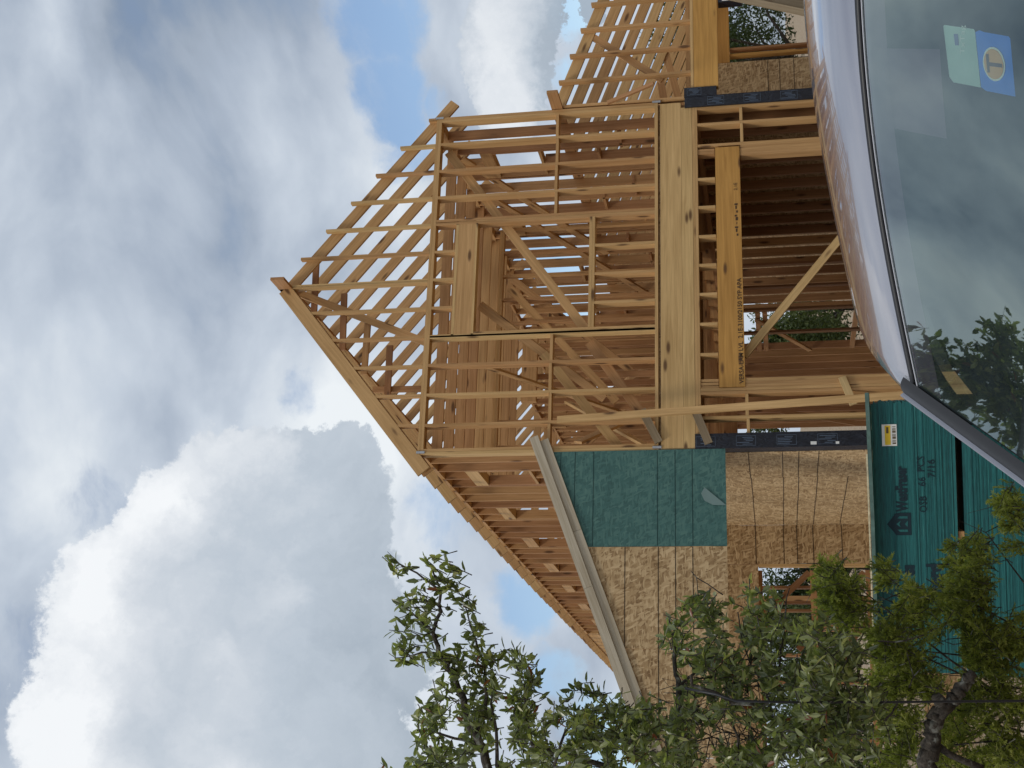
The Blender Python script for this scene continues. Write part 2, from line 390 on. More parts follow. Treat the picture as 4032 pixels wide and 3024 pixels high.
# lookouts and props inside the gable seen against the sky
GT = [((-1.98, .3, 4.735), (-2.86, .3, 4.70), .08), ((-2.47, .3, 4.29), (-3.30, .3, 4.25), .1), ((-2.9, .3, 3.92), (-3.66, .3, 3.92), .45), ((-3.26, .3, 3.585), (-3.95, .3, 3.575), .1), ((-2.43, .25, 4.98), (-3.25, .25, 3.08), .55), ((-3.86, .36, 3.80), (-3.87, .36, 3.10), .3)]
for i, (a, b, t_) in enumerate(GT): tim('collar_tie' if i < 4 else 'gable_brace', a, b, RZ if i < 4 else RX, (.085, .085, .085, .085, .10, .08)[i], .038, t_)
# ceiling joists between the eaves
y = .72
while y < 6.2:
    tim('ceiling_joist', (X0+.09, y, 2.968), (X1-.09, y, 2.968), RZ, .14, .038, (.3, .6)); y += .6096
y = 8.0
while y < 15:
    tim('ceiling_joist', (X0+.09, y, 2.968), (X1-.09, y, 2.968), RZ, .14, .038, (.3, .6)); y += 1.83
# --- long side walls with their window openings
WIN = [(.88, 1.545), (2.90, 3.56), (4.92, 5.575), (7.0, 7.65), (9.08, 9.70), (11.12, 11.82), (13.2, 13.85)]
for side, xw in ((-1, X0), (1, X1)):
    xc = xw+.07 if side < 0 else xw-.07
    xf = .07*side
    k = 1
    while k*S < 15.0:
        yy = k*S
        inw = any(a-.03 < yy < b+.03 for a, b in WIN)
        if inw:
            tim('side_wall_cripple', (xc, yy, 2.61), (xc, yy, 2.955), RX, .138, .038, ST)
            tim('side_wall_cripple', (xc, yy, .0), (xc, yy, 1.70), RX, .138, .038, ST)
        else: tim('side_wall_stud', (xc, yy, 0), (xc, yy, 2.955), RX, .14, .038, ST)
        k += 1
    for a, b in WIN:
        tim('window_header', (xc, a-.04, 2.515), (xc, b+.04, 2.515), RZ, .175, .14, (.5, .7))
        tim('window_sill', (xc, a, 1.735), (xc, b, 1.735), RX, .14, .038, .6)
        for yy in (a-.02, b+.02): tim('side_wall_stud', (xc, yy, 0), (xc, yy, 2.42 if yy > a else 2.42), RX, .139, .036, ST)
    for z_ in (2.975, 3.013): tim('top_plate', (xc, .15, z_), (xc, 15.2, z_), RX, .14, .037, .5)
    tim('sole_plate', (xc, .15, -.022), (xc, 15.2, -.022), RX, .14, .042, .5)
# beam that carries the eave on past the last stud
tim('eave_beam', (X0+.06, 15.2, 2.86), (X0+.06, 19.3, 2.86), RZ, .29, .09, .62)
for z_ in (3.02,): tim('top_plate', (X0+.06, 15.2, z_), (X0+.06, 21.6, z_), RX, .14, .037, .5)
# far gable wall and partitions upstairs
k = 1
for k in range(1, 12):
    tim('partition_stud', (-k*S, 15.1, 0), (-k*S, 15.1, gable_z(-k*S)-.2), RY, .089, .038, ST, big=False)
def partition(y0, xa, xb, zt, door=None, tone=(.3, .6)):
    for z_ in (zt+.02, zt+.058): tim('partition_plate', (xa, y0, z_), (xb, y0, z_), RY, .089, .037, (.5, .7))
    k = 0; x = xb
    while x > xa:
        if not (door and door[0] < x < door[1]): tim('partition_stud', (x, y0, 0), (x, y0, zt), RY, .089, .038, tone, big=False)
        x -= S
    if door: tim('door_header', ((door[0]), y0, 2.25), ((door[1]), y0, 2.25), RZ, .235, .089, .55)
partition(3.35, -4.2, -.16, 2.72, (-3.1, -1.9))
partition(6.3, -3.6, -.16, 2.45, (-2.6, -1.5))
partition(9.6, -4.7, -1.0, 2.72, (-4.0, -3.2))
for x0_, ya_, yb_, zt_ in ((-2.6, 3.6, 6.2, 2.45), (-1.35, 3.5, 9.6, 2.6), (-3.1, 6.5, 14.8, 2.7), (-.75, 9.8, 14.8, 2.8), (-1.9, 8.2, 12.5, 2.7)):
    q = ya_
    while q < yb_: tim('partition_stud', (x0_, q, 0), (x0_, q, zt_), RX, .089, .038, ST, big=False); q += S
    tim('partition_plate', (x0_, ya_, zt_+.02), (x0_, yb_, zt_+.02), RX, .089, .037, .4)
# let-in braces and temporary diagonals
BR = [((-.467, .16, 2.88), (-3.21, .16, .90), .60, 'pine'), ((-3.377, .16, .86), (-4.60, .16, .02), .35, 'pine'), ((-3.385, .50, 1.52), (-4.70, .50, .50), .75, 'pine'),
      ((-2.727, .30, 2.37), (-3.9, .9, .75), .55, 'pine'), ((-.1, 1.0, 2.9), (-.16, 4.4, 1.2), .55, 'pine'), ((-.16, 2.2, 2.7), (-.16, 6.4, .6), .5, 'pine'),
      ((-1.2, 3.3, 2.6), (-3.1, 3.45, .9), .6, 'pine'), ((-.6, 4.2, 2.8), (-2.2, 4.6, .8), .5, 'pine'), ((-3.0, 2.0, 2.6), (-2.6, 5.8, .9), .62, 'pine'),
      ((-4.4, 1.6, .2), (-3.2, 3.1, 1.6), .7, 'pine'), ((-1.0, 8, .6), (-3.0, 8.2, 2.7), .5, 'pine'), ((-.17, 9.0, .4), (-.17, 12.4, 2.6), .6, 'pine'), ((-4.5, .9, 1.1), (-3.5, 2.6, .25), .6, 'pine')]
for a, b, t_, m_ in BR: tim('diagonal_brace', a, b, RZ if abs(V(a).y-V(b).y) > 1.5 else (0.3, .0, 1), .12, .036, t_, m_)
# interior cross members of the right-hand side wall
for (yy, z0) in ((.5, .55), (1.0, .9), (2.0, .5), (2.4, 1.0), (3.0, .45), (3.9, .8), (4.6, .5), (6.1, .9), (6.9, 1.2)):
    tim('wall_blocking', (-.07, yy, z0), (-.07, yy+S, z0), RX, .14, .038, ST)
# --- floor band between the storeys
tim('rim_board', (X0+.015, .02, -.213), (X1-.03, .02, -.213), RZ, .275, .038, .80)
tim('rim_board', (X0+.015, .018, -.425), (X1-.11, .018, -.425), RZ, .144, .038, .84)
for z_ in (-.517, -.551): tim('top_plate', (X0+.18, .07, z_), (X1-.12, .07, z_), RY, .142, .033, .68)
MB().box((X0+.02, .06, -.074), (X1-.01, 4.9, -.046), .5, 'X').build('floor_deck', 'osb', H)  # deck stops short, depth set to darken rooms below and light those behind
yy = .5
while yy < 15:
    tim('floor_joist', (X0+.06, yy, -.22), (X1-.06, yy, -.22), RZ, .285, .038, (.3, .5)); yy += S*1.5
tim('rim_board', (X0+.02, .12, -.30), (X0+.02, 15.2, -.30), RZ, .42, .038, .5)
tim('rim_board', (X1-.02, .12, -.30), (X1-.02, 15.2, -.30), RZ, .42, .038, .5)
for (x, z_) in ((X0+.0, 2.985), (X1+.0, 2.985), (X0, -.03), (X1+.015, -.03)):
    MB().box((x-.014+(.03 if x < -1 else -.01), -.012, z_-.05), (x+.016+(.03 if x < -1 else -.01), -.003, z_+.06), .5).build('steel_strap', 'strap', H)
# --- first floor front
GB = -3.95
for x in (-.14, -.385): tim('wall_stud', (x, .07, GB), (x, .07, -.57), RY, .14, .038, (.6, .75))
for x in (-.705, -.745, -.785, -.825, -.865): tim('wall_stud', (x, .07, GB), (x, .07, -.57 if x > -.72 else (-1.125 if x < -.73 else -.57)), RY, .14, .039, (.52, .62))
for x in (-4.005, -4.045, -4.085, -4.125, -4.168): tim('wall_stud', (x, .07, GB), (x, .07, -.57 if x < -4.1 else -1.105), RY, .14, .039, (.50, .66))
for x in (-.77, -.81): tim('wall_stud', (x, .075, -.79), (x, .075, -.57), RY, .125, .036, .45)
for x in (-4.0, -4.045, -4.09): tim('wall_stud', (x, .075, -.79), (x, .075, -.57), RY, .125, .036, .6)
tim('wall_stud', (-4.49, .07, GB), (-4.49, .07, -.57), RY, .14, .038, .75)
for z_, xa, xb in ((-1.145, -.165, -.37), (-1.15, -.40, -.69), (-1.13, -4.19, -4.47), (-1.14, -4.51, -4.72)): tim('wall_blocking', (xa, .07, z_), (xb, .07, z_), RY, .14, .038, .72)
for x in (-1.2, -1.609, -2.027, -2.432, -2.837, -3.245, -3.655): tim('cripple_stud', (x, .07, -.79), (x, .07, -.57), RY, .14, .038, .72)
lv = MB().board((-4.10, .010, -.957), (-.752, .010, -.957), RZ, .318, .045, .55).build('opening_header', 'lvl', H)
tim('opening_header_back', (-4.10, .10, -.957), (-.752, .10, -.957), RZ, .318, .045, .4, 'lvl')
text('stamped_text', 'VERSA-LAM LVL  2.1E-3100/2150 SYP APA', .078, (-4.06, -.0165, -1.098), RX, RZ, 'ink', lv, bold=.001, sx=1.02)
for i_ in range(9): MB().box((-2.05+.055*i_, -.0165, -1.075+.012*(i_ % 2)), (-2.05+.055*i_+(.03, .045, .022)[i_ % 3], -.0135, -1.055+.03*((i_*7) % 3)/3), .5).build('ink_mark', 'ink', lv)
text('stamped_text', '2.1E', .065, (-1.40, -.0165, -1.075), RX, RZ, 'ink', lv)
tim('diagonal_brace', (-3.64, .16, -1.10), (-1.75, .16, -2.62), (1, 0, 1), .10, .038, .82)
# black membrane round the door corners
wl = MB().box((X0-.006, -.022, GB), (-4.70, .16, -.492), .5, 'Z').build('corner_wrap', 'wrap', H)
wr = MB().box((-.122, -.022, GB), (.042, .16, -.405), .5, 'Z').build('corner_wrap', 'wrap', H)
wr2 = MB().box((.036, -.026, -.832), (.176, .10, -.40), .5).build('beam_wrap', 'wrap', H)
wr3 = MB().box((1.49, -.02, -1.2), (1.62, .12, -.872), .5).build('beam_wrap', 'wrap', H)
MB().box((1.505, -.024, -1.02), (1.56, -.021, -.93), .5).build('paper_tag', 'white', wr3)
def wrap_print(par, x0, x1, z0, z1, yf, word=True):
    f = MB(); t = .004
    f.box((x0, yf-.002, z0), (x1, yf, z0+t)); f.box((x0, yf-.002, z1-t), (x1, yf, z1)); f.box((x0, yf-.002, z0+t), (x0+t, yf, z1-t)); f.box((x1-t, yf-.002, z0+t), (x1, yf, z1-t))
    h = z1-z0; wd = x1-x0; rr = random.Random(int(abs(z0)*1000))
    if wd > h:
        for i in range(5):
            zz = z1-h*(.16+.16*i); a = x0+wd*(.06+.3*rr.random()); b = min(x1-wd*.06, a+wd*(.35+.5*rr.random())); f.box((a, yf-.002, zz-h*.035), (b, yf, zz+h*.03))
    else:
        for i in range(5):
            xx = x0+wd*(.16+.165*i); a = z0+h*(.05+.3*rr.random()); b = min(z1-h*.05, a+h*(.35+.5*rr.random())); f.box((xx-wd*.035, yf-.002, a), (xx+wd*.03, yf, b))
    f.build('printed_panel', 'wrapprint', par)
for z1 in (-.505, -.99, -1.475, -1.96): wrap_print(wl, -4.865, -4.735, z1-.235, z1, -.0225)
for z1 in (-.71, -1.19, -1.67): wrap_print(wr, -.105, .02, z1-.22, z1, -.0225)
wrap_print(wr2, .055, .165, -.63, -.44, -.0265)
MB().box((-4.868, -.026, -1.945), (-4.83, -.0225, -1.875), .5).build('paper_tag', 'white', wl)
MB().box((-4.866, -.026, -2.21), (-4.836, -.0225, -2.17), .5).build('paper_tag', 'white', wl)
# --- ground floor side walls and what shows through the wide opening
for side, xw in ((-1, X0), (1, X1)):
    xc = xw+.07 if side < 0 else xw-.07
    k = 1
    while k*S < 15.0:
        if not (side > 0 and 7.5 < k*S < 9.3 ) and not (side < 0 and k*S > 4.2 and k % 9):
            tim('ground_floor_stud', (xc, k*S, GB), (xc, k*S, -.58), RX, .14, .038, ((.02, .22) if k*S < 4.2 else (.1, .5)) if side > 0 else ST, big=side > 0)  # shade put into the tone: right-hand studs darker near the opening, lighter beyond
        k += 1
    for z_ in (-.527, -.56): tim('top_plate', (xc, .15, z_), (xc, 15.2, z_), RX, .14, .033, .3)
MB().box((X1+.0, .162, -3.95), (X1+.011, 4.09, -.50), .5, 'Y').build('side_sheathing', 'osb', H)
MB().box((3.2, 4.3, -3.95), (3.211, 15.0, -.60), .35, 'Y').build('side_sheathing', 'osb', H)
for x in [-.3-S*i for i in range(11)]:
    if not -4.2 < x < -3.0: tim('partition_stud', (x, 12.2, GB), (x, 12.2, -.58), RY, .089, .038, ST, big=False)
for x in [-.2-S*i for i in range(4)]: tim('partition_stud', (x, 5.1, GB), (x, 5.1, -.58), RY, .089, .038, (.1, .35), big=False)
for (a, b) in (((-.12, 7.4, -1.35), (-.12, 9.4, -1.35)), ((-.12, 7.4, -3.0), (-.12, 9.4, -3.0)), ((-.12, 7.4, -1.22), (-.12, 9.4, -1.22))):
    tim('window_frame_board', a, b, RZ, .089, .06, .3)
tim('diagonal_brace', (-.2, 7.6, -1.2), (-.2, 9.3, -2.2), RZ, .09, .038, .4)
tim('diagonal_brace', (-.9, 11, -1.6), (-1.2, 11, -3.1), (1, 0, .3), .09, .038, .3)
tim('floor_beam', (X0+.1, 7.3, -.69), (X1-.1, 7.3, -.69), RZ, .24, .09, .3)
# --- left lean-to wing: strand board front, raked trim, porch below
def rake_zl(x): return 1.57-.377*(-4.711-x)
yb = -.013
def panel(name, x0, x1, z0, z1, m_, y0=yb, th=.011, tn=None, grain='X', slope=None):
    """sheathing sheet, top follows the rake when slope given"""
    tn = random.uniform(.3, .7) if tn is None else tn
    za, zb = (z1, z1) if slope is None else (min(z1, slope(x0)), min(z1, slope(x1)))
    poly = [(x0, y0, z0), (x1, y0, z0), (x1, y0, zb), (x0, y0, za)]
    return MB().prism(poly, (0, th, 0), tn, (0, 2, 1)).build(name, m_, H)
gp_ = .003
lo = lambda x: rake_zl(x)-.06
panel('green_sheathing_panel', -6.097, X0-.004, -.857, 2, 'osb_green', slope=lo, tn=.5)
xs_ = [-6.100, -7.32, -8.54, -9.76, -10.6]
for i in range(4): panel('sheathing_panel', xs_[i+1]+gp_, xs_[i]-gp_, -.857, 2, 'osb', slope=lo)
# chalk / nailing lines and sheet joints
for z_ in (1.171, .992, .76, -.028, -.244, -.452):
    xe = -4.9 if True else 0
    xl = max(-6.09, -4.711-(1.57-z_-.1)/.377)
    MB().box((xl, yb-.003, z_-.0035), (xe, yb, z_+.0035)).build('panel_joint', simple('green_joint_line', (.012, .045, .042), .8) if 'gj' not in M else M['gj'], H)
for z_, xr in ((.363, -6.105), (-.037, -6.105), (-.242, -6.105), (-.449, -6.105)):
    MB().box((max(-10.5, -4.711-(1.57-z_-.1)/.377), yb-.003, z_-.004), (xr, yb, z_+.004)).build('panel_joint', 'joint', H)
# a loose flap of house paper on the green sheet
fl = MB(); pts = [(-5.60, yb-.004, -.855), (-5.38, yb-.02, -.60), (-5.46, yb-.03, -.56), (-5.55, yb-.03, -.60), (-5.60, yb-.02, -.70)]
fl.add([V(p) for p in pts]+[V(p)+V((0, .002, 0)) for p in pts], [(0, 1, 2, 3, 4), (9, 8, 7, 6, 5)]+[(i, (i+1) % 5, 5+(i+1) % 5, 5+i) for i in range(5)])
fl.build('torn_paper', simple('torn_plastic', (.20, .30, .29), .4), H)
# raked trim, two boards, the upper set proud
a_, b_ = V((-4.70, -.05, rake_zl(-4.70)-.055)), V((-10.7, -.05, rake_zl(-10.7)-.055))
for (xa, xb) in ((-4.70, -6.6), (-6.603, -10.7)):
    MB().board((xa, -.055, rake_zl(xa)-.058), (xb, -.055, rake_zl(xb)-.058), RZ, .112, .022, .8).build('rake_trim', 'primed', H)
for (xa, xb) in ((-4.735, -5.9), (-5.903, -10.7)):
    MB().board((xa, -.030, rake_zl(xa)-.172), (xb, -.030, rake_zl(xb)-.172), RZ, .115, .022, .6).build('rake_trim', 'primed', H)
for i in range(12):
    yv = .4+1.22*i
    tim('wing_rafter', (X0-.04, yv, rake_zl(X0)-.14), (-10.6, yv, rake_zl(-10.6)-.14), RZ, .14, .038, (.3, .6))
# porch: the return wall and the back wall, in sheets of strand board
def sidepanel(y0, y1, z0, z1, xx, tn, nm='sheathing_panel'):
    return MB().box((xx-.011, y0, z0), (xx, y1, z1), tn, 'Y').build(nm, 'osb', H)
yc = [.165, 1.36, 2.62, 4.113]
for i in range(3): sidepanel(yc[i]+gp_, yc[i+1]-gp_, -3.95, -.10, X0-.0, .45+.08*i)
J = simple('sheet_joint', (.03, .017, .008), .9)
def jl(lo_, hi_): MB().box(lo_, hi_).build('panel_joint', J, H)
for z_, y0 in ((-1.125, .17), (-1.54, .17), (-1.735, .17), (-1.975, .17), (-2.36, 1.37)):
    jl((X0-.0145, y0, z_-.005), (X0-.0112, 1.355, z_+.003)) if y0 < 1 else None
    jl((X0-.0145, 1.365, z_-.013), (X0-.0112, 2.615, z_-.005)); jl((X0-.0145, 2.625, z_-.008), (X0-.0112, 4.08, z_+.0))
YB = 4.1
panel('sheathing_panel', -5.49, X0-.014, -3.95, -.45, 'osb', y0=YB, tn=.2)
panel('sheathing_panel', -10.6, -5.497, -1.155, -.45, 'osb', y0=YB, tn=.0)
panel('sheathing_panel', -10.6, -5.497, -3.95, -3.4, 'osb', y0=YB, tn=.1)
for z_ in (-1.125, -1.535, -1.73, -1.965, -2.38): jl((-5.485, YB-.0035, z_-.006), (X0-.02, YB, z_+.003))
tim('porch_window_frame', (-5.51, 4.15, -3.9), (-5.51, 4.15, -1.16), RY, .10, .04, .72)
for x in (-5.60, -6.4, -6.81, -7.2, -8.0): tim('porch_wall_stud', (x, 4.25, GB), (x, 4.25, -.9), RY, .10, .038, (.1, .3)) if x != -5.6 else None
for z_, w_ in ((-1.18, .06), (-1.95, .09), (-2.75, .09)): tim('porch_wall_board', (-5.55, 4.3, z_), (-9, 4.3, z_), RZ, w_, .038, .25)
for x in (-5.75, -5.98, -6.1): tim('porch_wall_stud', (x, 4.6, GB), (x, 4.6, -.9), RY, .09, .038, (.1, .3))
for a, b in (((-5.55, 4.45, -1.9), (-6.2, 4.45, -1.2)), ((-5.55, 4.45, -2.7), (-6.7, 4.45, -1.7)), ((-6.0, 5.0, -2.9), (-7.2, 5.0, -1.9))): tim('diagonal_brace', a, b, (0, 0, 1), .09, .038, .2)
# post and beam under the porch front
tim('porch_beam', (X0-.02, .06, -.77), (-10.6, .06, -.77), RZ, .15, .09, .4)
# --- right lean-to wing
def rz(x): return 1.445-.357*x
WR = 5.6
for k in range(0, 14):
    x = .06+k*S if k else .045
    x = x-.025 if k else x
    if x < WR: tim('wing_stud', (x, .045, -.49), (x, .045, rz(x)+.035 if k else rz(0)-.05), RY, .088, .038, (.45, .6))
tim('wing_plate', (.03, .045, -.51), (WR, .045, -.51), RY, .089, .037, .8)
tim('wing_plate', (.2, 1.3, -.42), (WR, 1.3, -.42), RY, .089, .037, .6)
tim('wing_plate', (.2, 2.6, -.36), (WR, 2.6, -.36), RZ, .2, .037, .5)
tim('wing_plate', (.2, 4.1, -.45), (WR, 4.1, -.45), RZ, .25, .037, .5)
for (a, b, t_) in (((.1, 2.2, .05), (1.1, 2.2, .05), .2), ((.9, 3.2, .0), (2.4, 3.2, .2), .35), ((1.3, 3.8, -.3), (3.4, 3.8, .2), .4)): tim('wing_plate', a, b, RZ, .12, .037, t_)
yv = .115
while yv < 15:
    tim('wing_rafter', (.04, yv, rz(0.04)-.084), (WR+.3, yv, rz(WR+.3)-.084), RZ, .152, .038, (.5, .75)); yv += .6096
tim('wing_ledger', (.030, -.42, 1.335), (.030, 15, 1.335), RZ, .15, .04, .38)
tim('diagonal_brace', (1.18, .12, .86), (.42, .14, -.10), (1, 0, -1), .095, .036, .42)
tim('wing_post', (-.03, -.13, .62), (.10, -.32, -.02), RX, .05, .038, .25)
MB().board((.177, .030, -.695), (WR, .030, -.695), RZ, .325, .085, .78).build('wing_beam', 'lvl', H)
for x0, x1, z0, z1, tn in ((.02, 3.14, -1.125, -.53, .55), (.02, 3.14, -3.95, -1.131, .6)):
    panel('sheathing_panel', x0, x1, z0, z1, 'osb', y0=YB, tn=tn)
for z_ in (-1.535, -1.73, -1.965, -2.38): jl((.03, YB-.0035, z_-.006), (3.13, YB, z_+.003))
jl((1.95, YB-.0035, -1.12), (1.957, YB, -.54)); jl((2.5, YB-.0035, -1.12), (2.507, YB, -.54))
panel('sheathing_panel', 3.146, 6.5, -.905, -.53, 'lvl', y0=YB-.004, tn=.3)
tim('porch_window_frame', (3.30, 4.17, -3.9), (3.30, 4.17, -.91), RY, .10, .05, .45, 'lvl')
tim('porch_window_frame', (3.42, 4.17, -3.9), (3.42, 4.17, -.91), RY, .10, .04, .2)
# grey slanting plank pile roofing beyond the right wing is a neighbour (below)
for k in rest:
    o = rest[k].build(k[0], k[1], H); tag(o, kind='stuff')

# loose poles leaning on the front
t = thing('leaning_pole', (-4.66, -.62, -3.95), 'long pale two-by-four standing against the left corner of the open frame on two grey brackets', 'timber pole')
def tb(name, a, b, wd, wdt, thk, tone, m_, par): return MB().board(a, b, wd, wdt, thk, tone).build(name, m_, par)
tb('pole', (-4.50, -.11, 1.21), (-4.42, -.60, -3.95), RX, .089, .038, .70, 'pine', t)
tb('bracket', (-4.37, -.02, .16), (-4.80, -.01-.02, -.05), (0, 0, 1), .10, .03, .5, 'grey_wood', t)
tb('bracket', (-4.38, -.04, -.49), (-4.83, -.03, -.66), (0, 0, 1), .10, .03, .3, 'grey_wood', t)
tb('cleat', (-4.02, -.02, -2.28), (-4.38, -.03, -2.40), (0, 0, 1), .09, .03, .95, 'pine', t)

# ================================================================== PANEL STACKS
sA = V((-5.64, -3.948, 0)); sd_ = V((-1.825, .617, 0)).normalized(); sn = V((-sd_.y, sd_.x, 0))
if sn.dot(CAM-sA) < 0: sn = -sn
def stack(z_top, label, dx=0.):
    t = thing('panel_stack', (sA+sd_*1.22-sn*.6+V((0, 0, z_top-.74))), label, 'panel stack', 'strapped stacks of green-edged panels')
    mb = MB(); z = z_top-.73; i = 0
    while i < 66:
        h = .73/66; j = random.uniform(-.004, .004); je = random.uniform(-.012, .012)+(0.035*((i-58)/8)**2 if i > 58 else 0)
        p = sA+sd_*(dx+je+.0)+sn*j; q = sA+sd_*(dx+2.44+je*.3)+sn*j
        pts = [p, q, q-sn*1.22, p-sn*1.22]
        vs = [V((a.x, a.y, z+.0004)) for a in pts]+[V((a.x, a.y, z+h-.0004)) for a in pts]
        vs = [v - V((0, 0, .070*(sA-V((v.x, v.y, 0))).dot(sn))) if i_ % 4 > 1 else v for i_, v in enumerate(vs)]; g = [(0, z, 0), (2.44, z, 0), (2.44, z, 1.2), (0, z, 1.2), (0, z+h, 0), (2.44, z+h, 0), (2.44, z+h, 1.2), (0, z+h, 1.2)]
        mb.add(vs, [(0, 3, 2, 1), (4, 5, 6, 7), (0, 1, 5, 4), (1, 2, 6, 5), (2, 3, 7, 6), (3, 0, 4, 7)], g, random.random()*.9, V((i*3.1, i*.7, 0)))
        z += h; i += 1
    mb.build('sheets', 'stack', t)
    return t
st1 = stack(-2.30, 'upper stack of teal-edged strand board sheets with stencilled lettering and a yellow sticker')
st2 = stack(-3.09, 'lower stack of teal-edged sheets under the dark gap, beside the vehicle windscreen pillar', .03)
def sp(u, z, out=.006): return sA+sd_*u+V((0, 0, z))+sn*out
xd = -sd_                                   # reading direction, left to right for the viewer
text('stencil_text', 'WestFraser', .135, sp(.985, -2.60), xd, RZ, 'stackink', st1, bold=.006, sx=.62)
text('stencil_text', 'OSB', .095, sp(1.00, -2.77), xd, RZ, 'stackink', st1, bold=.001, sx=.85)
text('stencil_text', '66', .095, sp(.765, -2.765), xd, RZ, 'stackink', st1, bold=.001, sx=.9)
text('stencil_text', 'PCS', .095, sp(.635, -2.76), xd, RZ, 'stackink', st1, bold=.001, sx=.9)
text('stencil_text', '7/16', .095, sp(.69, -2.85), xd, RZ, 'stackink', st1, bold=.001)
text('stencil_text', 'SI', .105, sp(1.56, -2.64), xd, RZ, 'stackink', st1, bold=.008, sx=1.2)
text('stencil_text', 'board', .185, sp(1.79, -2.88), xd, RZ, 'stackink', st1, bold=.010, sx=.75)
lg = MB()
def quadlist(pl): 
    P = [sp(1.10-u, z, .007) for u, z in pl]; lg.add(P+[p-sn*.004 for p in P], [list(range(len(P)))], None)
quadlist([(-.10, -2.63), (.10, -2.63), (.10, -2.50), (.0, -2.42), (-.10, -2.50)])
lg.build('stencil_emblem', 'stackink', st1)
lg = MB()
for pl in ([(-.07, -2.60), (-.05, -2.60), (-.05, -2.51), (-.07, -2.53)], [(.05, -2.60), (.07, -2.60), (.07, -2.53), (.05, -2.51)], [(-.03, -2.54), (.0, -2.50), (.03, -2.54), (.0, -2.525)], [(-.03, -2.60), (.03, -2.60), (.0, -2.575)]):
    P = [sp(1.10-u, z, .0095) for u, z in pl]; lg.add(P+[p-sn*.002 for p in P], [list(range(len(P)))], None)
lg.build('emblem_lines', 'stack', st1)
def decal(par, nm, u0, u1, z0, z1, m_, out): 
    P = [sp(u1, z0, out), sp(u0, z0, out), sp(u0, z1, out), sp(u1, z1, out)]
    return MB().add(P+[p-sn*.002 for p in P], [(0, 1, 2, 3), (7, 6, 5, 4), (0, 4, 5, 1), (1, 5, 6, 2), (2, 6, 7, 3), (3, 7, 4, 0)]).build(nm, m_, par)
lab = decal(st1, 'paper_sticker', .20, .395, -2.53, -2.40, 'white', .006)
M['yellow'] = simple('yellow_ink', (.72, .50, .03), .5); M['darkink'] = simple('dark_ink', (.10, .07, .03), .6)
decal(lab, 'printed_bar', .21, .385, -2.475, -2.425, 'yellow', .0085)
decal(lab, 'printed_bar', .225, .28, -2.458, -2.438, 'darkink', .0105)
for i in range(9): decal(lab, 'barcode_line', .22+.018*i, .226+.018*i+.004*(i % 3), -2.52, -2.49, 'darkink', .0085)
# bearers in the gap, bottom bearers
for i, (u, zz) in enumerate(((.12, -3.062), (1.22, -3.062), (2.3, -3.062), (.12, -3.87), (1.22, -3.87), (2.3, -3.87))):
    o = MB().board(sp(u, zz, -.02), sp(u, zz, -1.2), RZ, .052 if i < 3 else .09, .09, .4).build('bearer', 'pine')
    tag(o, ('short wooden bearer in the gap between the two green stacks, %s' if i < 3 else 'short wooden bearer under the lowest green stack, %s') % ('at the right end', 'in the middle', 'at the left end')[i % 3], 'bearer', 'bearers under the panel stacks')
# loose sheet on top, hanging out towards the viewer
mb = MB(); p = sA+sd_*-.09+sn*.10; q = sA+sd_*2.50+sn*.20
nS = 14
P = []
for i in range(nS+1):
    a = p.lerp(q, i/nS); sag = -.012*math.sin(i/nS*3.14)+.0; P.append((a, -2.290+sag+.002*random.random()))
for i in range(nS):
    (a, za), (b, zb) = P[i], P[i+1]
    vs = [V((a.x, a.y, za)), V((b.x, b.y, zb)), V((b.x, b.y, zb))-sn*1.22, V((a.x, a.y, za))-sn*1.22]
    vs = [v-V((0, 0, .074*(1.22 if i_ > 1 else 0))) for i_, v in enumerate(vs)]; vs += [v+V((0, 0, .034)) for v in vs]
    L0, L1 = i*.18, (i+1)*.18
    mb.add(vs, [(0, 3, 2, 1), (4, 5, 6, 7), (0, 1, 5, 4), (1, 2, 6, 5), (2, 3, 7, 6), (3, 0, 4, 7)], [(L0, 0, 0), (L1, 0, 0), (L1, 1.2, 0), (L0, 1.2, 0)]*2, .7, V((0, 0, 0)))
ls = mb.build('loose_sheet', simple('grey_green_edge', (.085, .15, .13), .7, nz=.35, nsc=14)); tag(ls, 'single weathered sheet overhanging the top of the green stack, with a cream edge', 'sheet')
M['cream'] = simple('raw_wood_edge', (.62, .55, .36), .7, nz=.4, nsc=20)
MB().board(V((p.x, p.y, -2.256))+sn*.002+sd_*.55, V((q.x, q.y, -2.256))+sn*.002, RZ, .012, .006, .9).build('raw_edge', 'cream', ls)

# ================================================================== VEHICLE
cO = V((-8.24770732, -13.80189299, -1.60502367)); cX = V((-.7918, .6074, -.0650)); cY = V((-.6087, -.7934, 0)); cZ = V((-.0515, .0395, .9979))
CR, SWP, AL, WID, B2, E1, C2 = .0602, .0127, .4855, .2241, .030, .012, -.0108
def cw(x, y, z): return cO+cX*x+cY*y+cZ*z
veh = thing('parked_vehicle', (cw(0, -.6, -1.78))[:], 'lilac-grey vehicle parked nose towards the viewer, windscreen full of reflected cloud', 'vehicle')
M['paint'] = simple('metallic_paint', (.26, .255, .30), .20, .55, nz=.10, nsc=3, coat=.8)
M['pillar'] = simple('dark_pillar_trim', (.30, .30, .33), .22, .7)
M['black_gloss'] = simple('gloss_black_pillar', (.022, .022, .026), .42, .0, spec=.3)
M['dark_in'] = simple('dark_interior', (.016, .018, .020), .8)
M['frit'] = simple('frit_band', (.15, .085, .135), .5)
def zroof(x, y):
    ax = abs(x)/.6; e = max(0, abs(x)-.60)
    return -CR*ax**2-C2*ax**4+E1*(-y)-B2*y*y-e*e*14+.075*(1-math.exp(y/.20))
def ysw(x): return -SWP*(x/.6)**2
